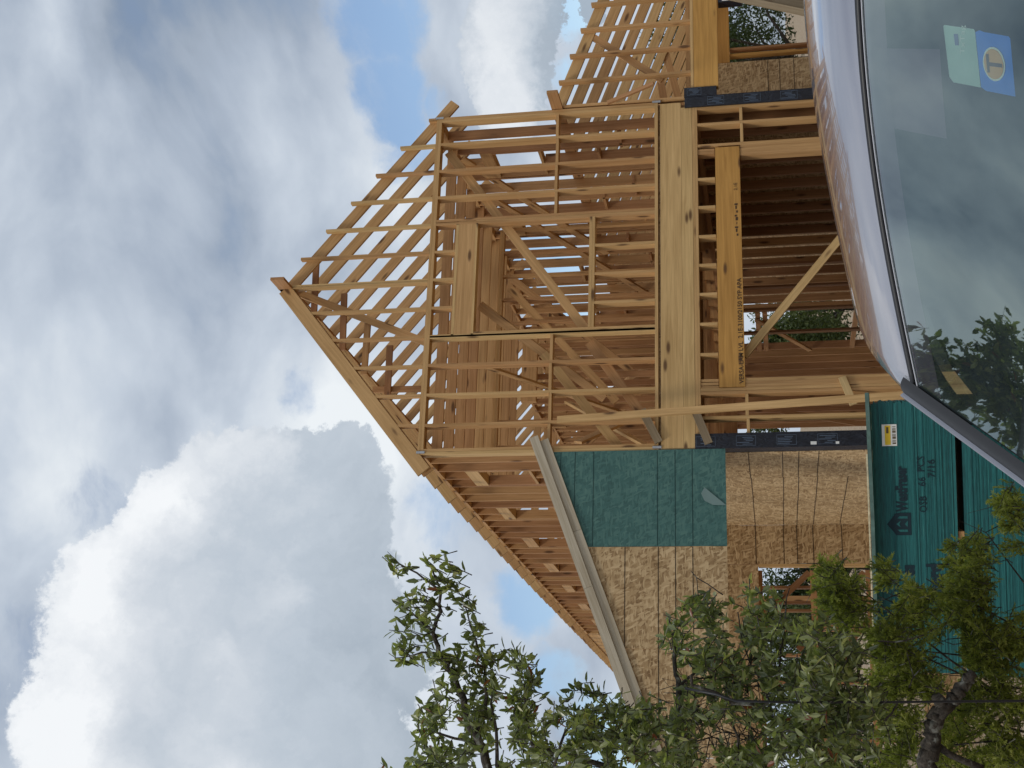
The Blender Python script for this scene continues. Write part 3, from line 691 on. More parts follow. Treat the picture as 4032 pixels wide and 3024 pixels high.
def grid(fn, us, vs_, name, m_, par, thk=0., smooth=True):
    mb = MB(); nu, nv = len(us), len(vs_)
    P = [fn(a, b) for b in vs_ for a in us]
    F = [(j*nu+i, j*nu+i+1, (j+1)*nu+i+1, (j+1)*nu+i) for j in range(nv-1) for i in range(nu-1)]
    mb.add(P, F, None, .5, V((0, 0, 0))); o = mb.build(name, m_, par, smooth)
    if thk:
        md = o.modifiers.new('thickness', 'SOLIDIFY'); md.thickness = thk; md.offset = -1
    return o
def lin(a, b, k): return [a+(b-a)*i/k for i in range(k+1)]
def winpt(u, t, lift=0.):         # u -1..1 across, t metres down the glass
    x = u*(.6+WID*t); z = -CR*(u)**2-C2*u**4-math.tan(AL)*t
    z += .012*math.sin(min(1, t/.8)*3.1416)*(1-u*u)
    y = ysw(.6*u)+t
    return cw(x, y, z)+(cY*math.sin(AL)+cZ*math.cos(AL))*lift
# roof with its beads, glass, seals
roof = grid(lambda x, y: cw(x, ysw(min(.6, max(-.6, x)))+y, zroof(x, y)+.004), lin(-.70, .70, 44), [-.012]+lin(-.05, -2.3, 40), 'roof', 'paint', veh)
def glassmat():
    mt = bpy.data.materials.new('windscreen_glass'); mt.use_nodes = True; mt.node_tree.nodes.clear(); q = NT(mt.node_tree)
    tcx = q.new('ShaderNodeTexCoord').outputs['Object']
    dust = q.noise(tcx, 7., 6, .65).outputs[0]
    fr = q.new('ShaderNodeFresnel', ins={0: 2.05}).outputs[0]
    g = q.new('ShaderNodeBsdfGlossy', ins={'Color': (.80, .95, .94, 1), 'Roughness': .012})
    t = q.new('ShaderNodeBsdfTransparent', ins={'Color': (.70, .84, .82, 1)})
    d = q.new('ShaderNodeBsdfDiffuse', ins={'Color': (.20, .27, .28, 1)})
    m1 = q.new('ShaderNodeMixShader', ins={0: q.mr(dust, .3, .75, .03, .15), 1: t.outputs[0], 2: d.outputs[0]})
    m2 = q.new('ShaderNodeMixShader', ins={0: q.math('MULTIPLY', fr, 1.65, clamp=True), 1: m1.outputs[0], 2: g.outputs[0]})
    q.l.new(m2.outputs[0], q.new('ShaderNodeOutputMaterial').inputs[0])
    return mt
M['glass'] = glassmat()
ws = grid(lambda u, t: winpt(u, t), lin(-1, 1, 30), lin(.004, .80, 16), 'windscreen', 'glass', veh)
grid(lambda u, t: winpt(u, t, -.006), lin(-1, 1, 30), lin(.0, .058, 2), 'frit_band', 'frit', veh)
for s_ in (1,):
    grid(lambda u, t: winpt(u, t, -.0065), lin(-.01, .20, 4), lin(.05, .19, 5), 'mirror_bracket_cover', 'frit', veh)
# seal between roof and glass, dotted edge of the frit
mb = MB(); mb.tube([winpt(u, -.008, -.002) for u in lin(-1, 1, 40)], .0065, 6); mb.build('roof_seal', 'black', veh, True)
mb = MB(); mb.tube([winpt(u, .0055, .0015) for u in lin(-1, 1, 60)], .0012, 4)
M['lightdots'] = simple('pale_seal_edge', (.55, .55, .58), .5)
mb.build('seal_edge', 'lightdots', veh)
# pillars: black rubber, then a satin strip and painted outer edge
for s_ in (1, -1):
    def strip(off0, off1, l0, l1, nm, m_, par=veh, bul=0.):
        def fn(k, t):
            base = winpt(s_, t); o = off0+(off1-off0)*k
            return base+cX*(s_*o)+cZ*(l0+(l1-l0)*k+bul*math.sin(k*3.1416))-cY*(o*.25)
        return grid(fn, lin(0, 1, 6), lin(-.03, .82, 30), nm, m_, par)
    p_ = strip(-.012, .020, .004, .006, 'pillar_rubber', 'black', bul=.005)
    strip(.020, .034, .004, -.002, 'pillar_trim', 'pillar', bul=.010)
    strip(.034, .078, -.004, -.070, 'windscreen_pillar', 'black_gloss', bul=.016)
# rest of the body, simple but whole
def body_profile(y):
    """half width, top height, bottom height along the vehicle"""
    pts = [(-3.05, .70, -.95, -1.40), (-2.95, .86, -.75, -1.45), (-2.2, .93, -.60, -1.50), (0, .95, -.58, -1.52), (.62, .94, -.50, -1.50), (1.0, .92, -.56, -1.48), (1.55, .86, -.64, -1.45), (1.78, .74, -.76, -1.42), (1.84, .60, -.95, -1.38)]
    for a, b in zip(pts, pts[1:]):
        if y <= b[0]:
            k = (y-a[0])/(b[0]-a[0]); return [a[i]+(b[i]-a[i])*k for i in (1, 2, 3)]
    return pts[-1][1:]
def bodyfn(a, y):
    hw, zt, zb = body_profile(y)
    th = a*math.pi*2; cx_, sx_ = math.cos(th), math.sin(th); pw = .35
    x = hw*math.copysign(abs(cx_)**pw, cx_); zc = (zt+zb)/2; z = zc+(zt-zb)/2*math.copysign(abs(sx_)**(pw*1.2), sx_)
    return cw(x, y, z)
bd = grid(bodyfn, lin(0, 1, 40), lin(-3.05, 1.84, 50), 'body', 'paint', veh)
mb = MB(); 
for yy_ in (-3.05, 1.84): mb.add([bodyfn(i/40, yy_) for i in range(40)], [list(range(40))])
mb.build('bumper', 'paint', veh)
# cabin shell: side glass, rear, headliner, dashboard
for s_ in (1, -1):
    grid(lambda k, y: cw(s_*(.70+.20*k), ysw(.6)+y*(1+.0*k)+(.0), zroof(.70, y)-(.02+.50*k)), lin(0, 1, 4), lin(-.15, -2.2, 8), 'side_window', 'pillar', veh)
grid(lambda x, k: cw(x*(1+.2*k), -2.3-.5*k, zroof(x, -2.3)-.5*k), lin(-.7, .7, 8), lin(0, 1, 4), 'rear_window', 'pillar', veh)
grid(lambda x, y: cw(x, y, zroof(x, y)-.04), lin(-.66, .66, 8), lin(-.06, -2.2, 6), 'headliner', 'dark_in', veh)
grid(lambda x, y: cw(x, y, -.60-.02*math.sin(y*6)), lin(-.85, .85, 6), lin(.9, .1, 6), 'dashboard', 'dark_in', veh)
grid(lambda x, z: cw(x, -.9, z), lin(-.85, .85, 4), lin(-1.3, -.1, 4), 'seats', 'dark_in', veh)
for x_ in (.80, -.80):
    for y_ in (1.12, -1.95):
        wmb = MB(); rr = [.33, .36, .36, .33]; xx = [-.11, -.08, .08, .11]
        for i in range(3): pass
        pts = [cw(x_+a, y_, -1.42) for a in xx]
        seg = 28; vs = []
        for a, r_ in zip(xx, rr): vs += [cw(x_+a, y_+math.cos(2*math.pi*j/seg)*r_, -1.40+math.sin(2*math.pi*j/seg)*r_) for j in range(seg)]
        wmb.add(vs, [(i*seg+j, i*seg+(j+1) % seg, (i+1)*seg+(j+1) % seg, (i+1)*seg+j) for i in range(3) for j in range(seg)]+[list(range(seg)), list(range(3*seg, 4*seg))])
        wo = wmb.build('wheel', 'black', veh, False)
        rm = MB(); sx_ = math.copysign(1, x_)
        rm.add([cw(x_+sx_*.113, y_+math.cos(2*math.pi*j/20)*.23, -1.40+math.sin(2*math.pi*j/20)*.23) for j in range(20)], [list(range(20))]); rm.build('rim', 'strap', wo)
for s_ in (1, -1):
    grid(lambda k, t: winpt(s_, t, -.012)+cX*(s_*.06*k)-cZ*(.72*k*(1-t*.55)), lin(0, 1, 4), lin(.02, .82, 10), 'cabin_lining', 'dark_in', veh)
# stickers behind the glass
def on_glass(px, py, lift):        # the point of the glass seen at this place of the photograph
    r_ = ray(px, py).normalized(); best = None
    t0 = 1.5
    while t0 < 3.2:
        P = CAM+r_*t0; L = P-cO; x, y, z = L.dot(cX), L.dot(cY), L.dot(cZ)
        u = x/(.6+WID*y); zz = -CR*u*u-C2*u**4-math.tan(AL)*y+.012*math.sin(min(1, max(0, y)/.8)*3.1416)*(1-u*u)
        if z < zz: best = P; break
        t0 += .002
    return best+(cY*math.sin(AL)+cZ*math.cos(AL))*lift
def sticker(pts, nm, m_, lift, par=veh):
    P = [on_glass(a, b, lift) for a, b in pts]
    return MB().add(P, [list(range(len(P)))]).build(nm, m_, par)
M['tagpale'] = simple('pale_sticker', (.55, .72, .64), .5); M['tagblue'] = simple('blue_sticker', (.03, .25, .95), .5)
M['ringwhite'] = simple('white_ring', (.95, .97, .88), .5); M['tan'] = simple('tan_disc', (.95, .46, .15), .5); M['brown'] = simple('brown_letter', (.12, .065, .06), .5)
q4 = lambda X_, Y_: ((3600+X_/4.148)/1.8227, (Y_/4.148)/1.8227)
tagp = sticker([q4(*a) for a in ((445, 430), (465, 412), (940, 480), (960, 510), (1055, 1435), (610, 1350), (545, 1260))], 'pale_sticker', 'tagpale', -.003)
sticker([q4(*a) for a in ((965, 530), (1030, 500), (1110, 530), (1510, 600), (1535, 640), (1620, 1585), (1140, 1490), (1060, 1430))], 'blue_sticker', 'tagblue', -.0032)
def ell(k, a0=0):
    cx_, cy_ = 1275, 1052
    A = V((62, 268, 0)); B = V((165, -50, 0)); return [q4(cx_+A.x*k*math.cos(a)+B.x*k*math.sin(a), cy_+A.y*k*math.cos(a)+B.y*k*math.sin(a)) for a in [2*math.pi*i/36 for i in range(36)]]
sticker(ell(1.03), 'round_badge', 'ringwhite', -.0026); sticker(ell(.91), 'round_badge', 'tan', -.0020)
sticker([q4(*a) for a in ((1150, 885), (1190, 885), (1218, 1185), (1180, 1190))], 'badge_letter', 'brown', -.0014)
sticker([q4(*a) for a in ((1205, 1018), (1420, 1045), (1420, 1108), (1212, 1082))], 'badge_letter', 'brown', -.0014)
a = on_glass(*q4(800, 890), -.0022); bb = on_glass(*q4(800, 570), -.0022); cdn = on_glass(*q4(735, 890), -.0022)
text('toll_tag_text', 'TxTag', .016, a, bb-a, (cdn-a), 'ringwhite', tagp, sx=1.) if (bb-a).length > 0 else None
sticker([q4(*a_) for a_ in ((620, 560), (690, 560), (705, 745), (645, 745))], 'flag_print', simple('violet_print', (.16, .19, .42), .5), -.0022, tagp)

# ================================================================== TREES
def leafcard(mb, p, d, L, W, tn, nrm):
    d = d.normalized(); s = d.cross(nrm); s = s.normalized() if s.length > 1e-3 else d.orthogonal().normalized(); nn = s.cross(d)
    a = p; b = p+d*(L*.35)+s*(W/2)+nn*(W*.12); c = p+d*(L*.75)+s*(W*.36)+nn*(W*.08); e = p+d*L-nn*(L*.06)
    b2 = p+d*(L*.35)-s*(W/2)+nn*(W*.12); c2 = p+d*(L*.75)-s*(W*.36)+nn*(W*.08); md = p+d*(L*.55)-nn*(W*.04)
    k = len(mb.v); mb.v += [a, b, c, e, c2, b2, md]
    mb.f += [(k, k+1, k+2, k+6), (k, k+6, k+4, k+5), (k+6, k+2, k+3), (k+6, k+3, k+4)]
    mb.gc += [(0, 0, 0)]*7; mb.tn += [tn]*7
def rv(): 
    while True:
        v = V((random.uniform(-1, 1), random.uniform(-1, 1), random.uniform(-1, 1)))
        if .05 < v.length < 1: return v.normalized()
def inpoly(x, y, P):
    c = False; j = len(P)-1
    for i in range(len(P)):
        if (P[i][1] > y) != (P[j][1] > y) and x < (P[j][0]-P[i][0])*(y-P[i][1])/(P[j][1]-P[i][1])+P[i][0]: c = not c
        j = i
    return c
def cv(ox, oy, s): return lambda P: [((ox+a/s)/1.8227, (oy+b/s)/1.8227) for a, b in P]
z6, z5, z4, z3, z7 = cv(1400, 2100, 1.795), cv(2200, 2274, 2.212), cv(3032, 2274, 2.212), cv(3032, 2000, 2.765), cv(3032, 1400, 2.212)
DO = 6.2
crown, wood = MB(), MB()
def tuft(p, axis, nl=8, L=.060, W=.023, tb_=(.0, .95), twig=.075):
    axis = axis.normalized(); q = p-axis*twig*1.2
    wood.tube([q, (q+p)/2+rv()*.008, p+axis*.02], [.0030, .0024, .0014], 4, cap=False)
    shade = random.uniform(-.15, .15)
    for i in range(nl):
        k = random.random(); o = q.lerp(p, .08+.92*k)
        d = (axis*random.uniform(.25, 1.0)+rv()*.9).normalized()
        t_ = random.uniform(*tb_)+shade
        if random.random() < .010: t_ = 1.
        elif t_ > .92: t_ = .92
        leafcard(crown, o, d, L*random.uniform(.65, 1.15), W*random.uniform(.75, 1.1), max(0, min(1, t_)), (V((0, 0, 1))+rv()*.9))
UPV = V((0, 0, 1))
# main limbs (photo places at about six metres)
def limb(P, r0, r1, d=DO, dd=0., wb=None, seg=7):
    k = len(P); pts = [at(a, b, d+dd*i/(k-1)+.0) for i, (a, b) in enumerate(P)]
    q = []
    for i in range(k-1):
        for j in range(3): q.append(pts[i].lerp(pts[i+1], j/3)+(rv()*r0*.35 if (i or j) else V()))
    q.append(pts[-1]); (wb or wood).tube(q, [r0+(r1-r0)*i/(len(q)-1) for i in range(len(q))], seg)
    return pts
limb(z6([(980, 1900), (930, 1600), (850, 1430), (790, 1280), (750, 1150), (700, 1000), (640, 930), (585, 850), (555, 700), (600, 560), (600, 430), (570, 330), (540, 230)]), .024, .0035)
limb(z6([(555, 700), (490, 650), (400, 560), (300, 490)]), .006, .002); limb(z6([(585, 850), (470, 840), (380, 870), (280, 880)]), .006, .002)
limb(z6([(590, 400), (430, 280), (300, 210), (210, 175)]), .006, .0018)
limb(z6([(850, 1430), (920, 1250), (920, 950), (860, 800), (830, 700), (790, 570), (750, 450)]), .010, .002)
limb(z6([(1000, 1650), (1000, 1400), (960, 1200), (970, 1050)]), .010, .003); limb(z6([(1250, 1500), (1200, 1250), (1190, 1050), (1120, 880)]), .008, .002)
limb(z6([(1400, 1650), (1480, 1400), (1560, 1310), (1680, 1230)]), .008, .002); limb(z6([(500, 1380), (700, 1450), (850, 1480)]), .005, .008)
limb(z5([(1050, 1800), (1060, 1300), (1050, 950), (1010, 780), (1010, 600), (1000, 450), (960, 360)]), .018, .003)
limb(z5([(1050, 950), (1180, 830), (1240, 710), (1400, 700)]), .008, .003); limb(z5([(1150, 850), (1160, 940), (1290, 980), (1440, 1040), (1500, 1090), (1700, 1100)]), .007, .010, DO-.3)
limb(z5([(1500, 1090), (1380, 1000), (1150, 930)]), .008, .005, DO-.3)
limb(z5([(1560, 1659), (1560, 1400), (1480, 1200), (1400, 1000)]), .008, .003); limb(z5([(1830, 1070), (1760, 900), (1680, 780), (1600, 560), (1560, 300)]), .005, .003)
limb(z5([(1430, 150), (1300, 60), (1200, 0), (1150, -60)]), .003, .002); limb(z5([(1200, 0), (1220, 200), (1280, 300)]), .002, .002)
limb(z5([(1900, 900), (1960, 500), (1980, 200), (2010, 90)]), .006, .002)
limb(z4([(300, 1659), (350, 1300), (500, 1000), (530, 700)]), .008, .003); limb(z4([(700, 1659), (680, 1300), (690, 950)]), .007, .003)
limb(z4([(1000, 1250), (1060, 1180), (1130, 1070)]), .006, .004); limb(z4([(1210, 960), (1250, 860), (1190, 650)]), .003, .002, 5.8); limb(z4([(1250, 860), (1320, 790)]), .003, .002, 5.8)
limb(z4([(940, 555), (1100, 560), (1220, 540), (1340, 500)]), .004, .003, 5.9); limb(z4([(1190, 540), (1225, 465)]), .002, .001, 5.9)
# leaf tufts: single ones on the open top branch
T6 = [(210, 180), (245, 150), (290, 200), (320, 240), (500, 190), (560, 180), (520, 240), (440, 330), (480, 300), (430, 390), (560, 330), (620, 340), (640, 250), (700, 240), (650, 340), (690, 340), (600, 400), (540, 400), (650, 430),
      (350, 440), (290, 490), (360, 520), (420, 500), (480, 480), (520, 500), (460, 560), (500, 600), (380, 610), (450, 640), (330, 640), (265, 690), (380, 680), (430, 720), (320, 760), (300, 800), (340, 820), (420, 790), (480, 770), (280, 875), (330, 900),
      (390, 870), (460, 870), (520, 880), (570, 890), (620, 860), (680, 870), (640, 930), (720, 930), (600, 980), (740, 830), (800, 830), (850, 860), (900, 900), (750, 440), (740, 490), (800, 510), (770, 600), (810, 650), (790, 680), (850, 680), (790, 740), (860, 740), (810, 780), (880, 790),
      (900, 840), (860, 930), (780, 950), (800, 1000), (850, 1010), (730, 1000), (660, 1060), (700, 1080), (790, 1080), (880, 1050), (380, 1600), (200, 1640), (1060, 840), (1090, 860), (1130, 830), (1150, 880), (1500, 1110), (1545, 1080), (1590, 1120), (1640, 1110), (1690, 1150), (1740, 1190), (1600, 1290), (1540, 1290),
      (700, 1180), (620, 1150), (560, 1190), (480, 1210), (760, 1240), (820, 1230)]
for (a, b) in z6(T6):
    p = at(a, b, DO+random.uniform(-.12, .12)); dirv = (p-at(a+55, b+18, DO)).normalized()
    tuft(p, dirv+rv()*.5, random.choice((5, 7, 8)))
    if random.random() < .45: tuft(p+rv()*.045, dirv+rv()*.7, 5)
PA = z6([(430, 1690), (430, 1560), (420, 1480), (520, 1430), (400, 1400), (335, 1340), (380, 1290), (480, 1290), (560, 1200), (520, 1120), (640, 1110), (740, 1190), (800, 1250), (880, 1180), (880, 1080), (920, 960), (1000, 900), (1060, 950), (1100, 860), (1170, 920), (1230, 1000), (1270, 1050), (1220, 1150), (1300, 1240), (1440, 1210), (1480, 1320), (1560, 1340), (1700, 1220), (1830, 1190), (1830, 1690)])
PBt = z5([(0, 1450), (0, 1300), (120, 1150), (330, 1150), (600, 1080), (760, 1130), (800, 980), (900, 940), (1000, 1000), (1100, 1120), (1500, 1130), (2212, 1100), (2212, 1680), (0, 1680)])
PBm = z5([(960, 880), (830, 850), (830, 740), (940, 720), (1000, 640), (910, 640), (920, 560), (820, 480), (880, 440), (900, 320), (1000, 330), (1050, 250), (1060, 160), (1180, 140), (1260, 220), (1400, 260), (1420, 100), (1550, 70), (1690, 120), (1670, 280), (1740, 290), (1810, 130), (1900, 60), (1920, 230), (1960, 340), (2080, 420), (2212, 330), (2212, 1100), (1500, 1130), (1100, 1120), (1000, 1000)])
PC = z4([(0, 480), (120, 330), (300, 340), (500, 450), (700, 560), (880, 700), (900, 1000), (1020, 1250), (920, 1450), (700, 1690), (0, 1690)])
def fill(P, dens, d0, d1, fn):
    xs = [a for a, b in P]; ys = [b for a, b in P]; A = (max(xs)-min(xs))*(max(ys)-min(ys)); k = int(A*dens)
    for _ in range(k):
        x, y = random.uniform(min(xs), max(xs)), random.uniform(min(ys), max(ys))
        if inpoly(x, y, P): fn(x, y, random.uniform(d0, d1))
def oakf(nl): 
    def f(x, y, d):
        g = mnoise.noise(V((x*.018, y*.018, 5)))
        if g < -.06: return
        tuft(at(x, y, d), UPV*.8+rv()*1.1, nl, tb_=(.0, .9))
    return f
fill(PA, .0085, DO-.3, DO+.7, oakf(7)); fill(PBt, .0092, DO-.4, DO+.6, oakf(7)); fill(PBm, .0062, DO-.3, DO+.6, oakf(7)); fill(PC, .0100, DO-.6, DO+.4, oakf(7))
# bare tangle of twigs inside the crown
for (a, b) in z5([(1500, 900), (1600, 1000), (1700, 850), (1450, 1450), (1550, 1500), (1800, 800), (1350, 900), (1250, 1450), (1650, 1350), (1100, 1250)]):
    for _ in range(9):
        p = at(a+random.uniform(-50, 50), b+random.uniform(-40, 40), DO+random.uniform(0, .5)); wood.tube([p, p+rv()*.06, p+rv()*.12+UPV*.05, p+rv()*.16+UPV*.12], [.0035, .003, .002, .001], 4)
# an overhead bough that the windscreen mirrors
OB = []
for (px, py) in ((1985, 770), (2010, 790), (2040, 800), (2060, 830), (2100, 845), (2140, 850), (2180, 880), (2200, 920), (2150, 800), (2200, 800), (2190, 760), (2060, 790), (2205, 840), (2120, 790), (2215, 880), (2160, 740), (2200, 720), (2140, 760)):
    Pp = on_glass(px, py, 0); L_ = Pp-cO; t_ = L_.dot(cY); u_ = L_.dot(cX)/(.6+WID*t_); e_ = .01
    nn = (winpt(u_+e_, t_)-winpt(u_-e_, t_)).cross(winpt(u_, t_+e_)-winpt(u_, t_-e_)).normalized()
    if nn.z < 0: nn = -nn
    r_ = ray(px, py).normalized(); rr_ = r_-nn*2*r_.dot(nn); OB.append(Pp+rr_*11.0)
cen = sum(OB, V())/len(OB)
base_o = at(2600, 2100, 6.6); base_o.z = gz(base_o.x, base_o.y)
for P in OB:
    for _ in range(16): tuft(P+rv()*random.uniform(.05, .40), UPV*.3+rv(), 7, L=.15, W=.065, twig=.2)
    wood.tube([cen+(P-cen)*.1+V((-.3, .1, .1)), cen+(P-cen)*.6, P], [.012, .007, .003], 5)
trunk = MB()
tb0 = base_o; tb1 = at(2300, 1900, 6.4)
trunk.tube([tb0, tb0.lerp(tb1, .5)+V((.06, 0, 0)), tb1, at(1900, 1790, 6.3), at(1700, 1720, 6.2)], [.13, .10, .085, .06, .03], 10)
trunk.tube([tb1, tb1+V((-.3, -1.2, 1.2)), tb1.lerp(cen, .5)+V((-.6, -.6, 1.0)), cen+V((-.4, 0, .2)), cen], [.06, .05, .035, .02, .012], 8)
for (a, b) in (((1900, 1790, 6.3), z6([(980, 1900)])[0]), ((2000, 1800, 6.3), z5([(1050, 1800)])[0]), ((2100, 1840, 6.3), z5([(1560, 1659)])[0]), ((2200, 1850, 6.3), z4([(700, 1659)])[0]), ((2150, 1850, 6.3), z4([(300, 1659)])[0]), ((1950, 1800, 6.3), z6([(1400, 1650)])[0]), ((1930, 1800, 6.3), z6([(1250, 1500)])[0])):
    A = at(*a); B = at(b[0], b[1], DO); trunk.tube([A, A.lerp(B, .5)+rv()*.04, B], [.03, .02, .010], 7)
oak = thing('oak_tree', tb0[:], 'live oak with leathery olive leaves and an open bare-stemmed top branch against the sky', 'tree')
crown.build('crown', 'oak_leaf', oak); wood.build('branches', 'bark', oak, True); trunk.build('trunk', 'bark', oak, True)

# ---- junipers with feathery sprays
def juniper(name_label, jobs, d0, d1, base, limbs):
    global wood
    cr, wd_ = MB(), MB()
    def spray(x, y, d, sz=1.):
        p = at(x, y, d); ax = (UPV*.9+rv()*.9).normalized(); tone = random.uniform(.1, .75)
        wd_.tube([p-ax*.10*sz, p, p+ax*.05*sz], [.0028, .002, .001], 4, cap=False)
        for i in range(10):
            k0 = i/10; o = p+ax*((k0-.55)*.15*sz)+rv()*.004
            sub = (ax*(.35+.9*k0)+rv()*.95).normalized(); sl_ = .062*sz*(1.15-.55*k0)
            for j in range(12):
                k = j/12; q = o+sub*(sl_*k)
                dd_ = (sub*1.1+rv()*.8).normalized(); L = .024*sz*(1.1-.4*k); s = dd_.cross(rv()).normalized()*.0034*sz
                b = len(cr.v); cr.v += [q-s, q+s, q+dd_*L+s*.3, q+dd_*L-s*.3]; cr.f.append((b, b+1, b+2, b+3)); cr.gc += [(0, 0, 0)]*4
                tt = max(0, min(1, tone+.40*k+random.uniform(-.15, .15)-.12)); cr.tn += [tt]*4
    for P, dens, sz in jobs:
        def f(x, y, d, sz=sz):
            if mnoise.noise(V((x*.022, y*.022, 9))) < -.20: return
            spray(x, y, d, sz)
        fill(P, dens, d0, d1, f)
    base = V(base); base.z = gz(base.x, base.y)
    tr = MB()
    top = at(*limbs[0]); tr.tube([base, base.lerp(top, .5)+V((.08, .05, 0)), top], [.10, .08, .05], 9)
    for L_ in limbs[1:]:
        q = at(*L_); tr.tube([top, top.lerp(q, .5)+rv()*.07, q], [.010, .006, .003], 6)
    for _ in range(40):
        P = random.choice(jobs)[0]; a = random.choice(P); q = at(a[0]+random.uniform(-20, 60), a[1]+random.uniform(10, 70), d0+.3); wd_.tube([q, q+rv()*.05+UPV*.06, q+rv()*.08+UPV*.15], [.004, .003, .001], 4)
    t = thing('juniper_tree', base[:], name_label, 'tree', 'junipers in front of the stacked panels')
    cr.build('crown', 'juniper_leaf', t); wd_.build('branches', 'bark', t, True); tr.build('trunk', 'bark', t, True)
J1 = z4([(430, -120), (560, -140), (640, 0), (760, 30), (820, 200), (870, 350), (760, 430), (560, 470), (480, 200)])
J1b = z3([(500, 640), (640, 620), (700, 700), (820, 700), (910, 860), (900, 1000), (780, 1200), (620, 1130), (560, 800)])
J2 = z4([(870, 380), (1010, 380), (1150, 440), (1290, 520), (1420, 560), (1300, 700), (1400, 850), (1500, 900), (1450, 1030), (1200, 1060), (1280, 1300), (1200, 1400), (1400, 1690), (900, 1690), (1000, 1250), (900, 1000), (900, 700)])
J3 = z4([(950, 0), (1240, 10), (1290, 180), (1330, 80), (1400, 60), (1480, 180), (1540, 200), (1540, 330), (1500, 560), (1380, 560), (1300, 450), (1180, 370), (1110, 320), (1150, 160), (1060, 110)])
J4 = z3([(1750, 340), (1850, 370), (2000, 400), (2080, 320), (2200, 370), (2340, 300), (2340, 1200), (2000, 1250), (1930, 1000), (1900, 760), (1870, 560), (1800, 430)])
J5 = z3([(1130, 620), (1160, 560), (1240, 560), (1290, 660), (1390, 720), (1390, 870), (1300, 900), (1220, 860), (1200, 770)])
J6 = z7([(1970, 1150), (2080, 1170), (2240, 1230), (2240, 1690), (2000, 1690), (1960, 1560), (2080, 1400), (2010, 1300)])
J7 = z4([(1560, 300), (1700, 250), (1850, 360), (2000, 420), (2240, 200), (2240, 1690), (1400, 1690), (1480, 1300), (1640, 1000), (1740, 700), (1700, 480), (1600, 420)])
juniper('nearer feathery yellow-green juniper at the right, over the stencilled green stack', [(J4, .0085, 1.), (J6, .0095, 1.), (J7, .0090, 1.), (J3, .0085, 1.), (J5, .013, .9)], 7.4, 8.2, at(2700, 1500, 8), [(2330, 1480, 7.9), (2150, 1350, 7.8), (2000, 1250, 7.8), (2130, 1150, 7.8), (1930, 1400, 7.8), (2100, 1600, 7.8), (2050, 1500, 7.8)])
juniper('darker juniper mingled with the oak leaves in front of the porch window', [(J1, .0075, 1.), (J1b, .0085, 1.), (J2, .0105, 1.)], 7.0, 7.9, at(2700, 1650, 7.6), [(2300, 1600, 7.6), (2000, 1500, 7.5), (1850, 1350, 7.5), (1830, 1250, 7.5), (1950, 1620, 7.5)])
# dead lichen-covered limb
mb = MB()
LP = z4([(1380, 1900), (1370, 1600), (1400, 1400), (1440, 1230), (1500, 1130), (1590, 1060), (1660, 960), (1740, 880), (1770, 850)])
pts = [at(a, b, 7.0) for a, b in LP]; q = []
for i in range(len(pts)-1):
    for j in range(5): q.append(pts[i].lerp(pts[i+1], j/5)+rv()*.013)
rad_ = [max(.026, .052-.00065*i)*random.uniform(.84, 1.18) for i in range(len(q))]
mb.tube(q, rad_, 11)
s0 = at(*z4([(1500, 1120)])[0], 7.0); s1 = at(*z4([(1450, 1040)])[0], 6.97); mb.tube([s0, s0.lerp(s1, .5)+rv()*.01, s1], [.04, .036, .030], 9)
LA = z4([(1440, 1450), (1560, 1540), (1700, 1600), (1850, 1659)]); mb.tube([at(a, b, 7.0) for a, b in LA], [.022, .018, .018, .02], 7)
e0 = at(*LP[0], 7.0); g0 = e0+V((-.4, .1, 0)); g0.z = gz(g0.x, g0.y); mb.tube([g0, g0.lerp(e0, .5)+V((.05, 0, .1)), e0], [.10, .085, .06], 10)
dl = mb.build('dead_tree', 'bark', smooth=True); tag(dl, 'dark lichen-spotted broken limb of a dead tree rising among the green branches', 'tree')
# slender hanging cable
mb = MB(); mb.tube([at(2330, 1510, 5.7), at(2212, 1514, 5.7), at(1900, 1517, 5.7), at(1700, 1517, 5.7), at(1590, 1514, 5.7), at(1545, 1500, 5.75), at(1480, 1487, 5.8)], [.0055]*5+[.006, .0065], 6)
cb = mb.build('hanging_cable', 'black', smooth=True); tag(cb, 'thin black cable hanging straight down in front of the oak leaves', 'cable')

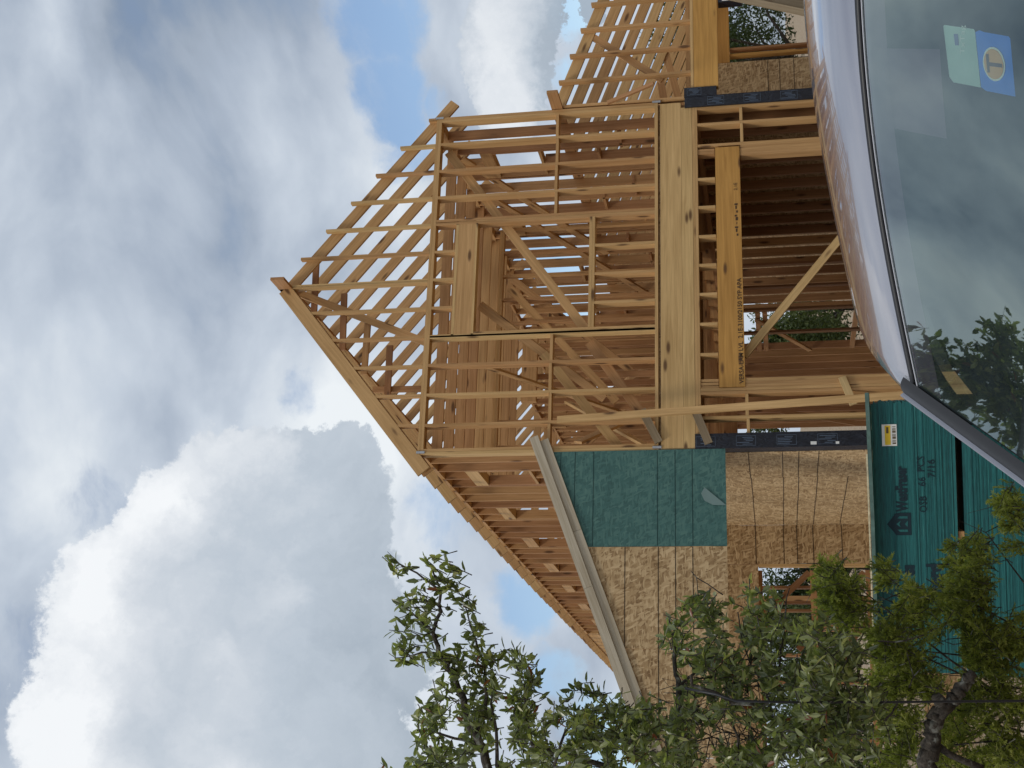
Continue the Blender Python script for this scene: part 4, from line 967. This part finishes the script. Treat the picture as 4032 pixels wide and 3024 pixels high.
# ---- trees beyond the house
rr = random.Random(3)
def far_tree(x, y, h, r, label, tone, n_=3800, grey=False):
    random.seed(int(x*31+y*7)); z0 = gz(x, y)-.2
    t = thing('background_tree', (x, y, z0), label, 'tree', 'trees behind the house')
    cr, tr = MB(), MB(); top = z0+h
    tr.tube([(x, y, z0), (x+.1, y, z0+h*.35), (x-.1, y+.1, z0+h*.7)], [.16, .12, .05], 7)
    lobes = []
    for i in range(9):
        a = random.uniform(0, 6.28); rad = r*random.uniform(.2, .75); c = V((x+math.cos(a)*rad, y+math.sin(a)*rad, z0+h*random.uniform(.38, .86)))
        lobes.append((c, r*random.uniform(.28, .5))); tr.tube([(x, y, z0+h*.3), c-(c-V((x, y, z0+h*.4)))*.4+rv()*.1, c], [.06, .04, .015], 5)
    for i in range(n_):
        c, q = random.choice(lobes); d = rv(); p = c+d*q*random.uniform(.55, 1.08)
        for _ in range(3):
            leafcard(cr, p+rv()*.07, (rv()+V((0, 0, .2))), random.uniform(.09, .16), .06, max(0, min(1, random.uniform(tone-.3, tone+.3))), UPV+rv()*.8)
    cr.build('crown', 'far_leaf', t); tr.build('trunk', 'bark', t, True)
FT_ = [(3.2, 21, 4.1, 2.2, 'green tree seen through the wide doorway, nearest the middle', .6), (6.6, 24, 3.5, 2.6, 'low green tree seen through the doorway studs, farther right', .7), (9.3, 17, 5.6, 2.4, 'grey-green brush seen through the right porch window, left part', .35),
       (12.8, 19, 6.2, 3.2, 'tangled grey-green tree filling the right porch window', .3), (-1.2, 26, 4.4, 2.6, 'pale tree behind the left porch window', .35), (-4.2, 24, 3.6, 2.6, 'green tree behind the left porch window, partly hidden by framing', .6), (15.6, 24, 6.6, 2.8, 'dark tree at the far right beyond the beam', .3), (-7.5, 27, 3.8, 2.8, 'dark green tree behind the oak leaves at the left', .4)]
for a in FT_: far_tree(*a)
random.seed(11)
# weathered planks leaning beyond the right wing
wp = thing('leaning_planks', at(1900, -60, 17)[:], 'grey weathered planks leaning beyond the beam at the far right, cut by the photo edge', 'planks')
for i in range(5):
    a = at(1560+10*i, -10-11*i, 16.2+.1*i); b = at(1745+10*i, 29-11*i, 15.8+.1*i)
    MB().board(a-(b-a)*.5, b+(b-a)*.4, (b-a).cross(fw), .075, .03, (0, 1), None).build('plank', 'grey_wood', wp)
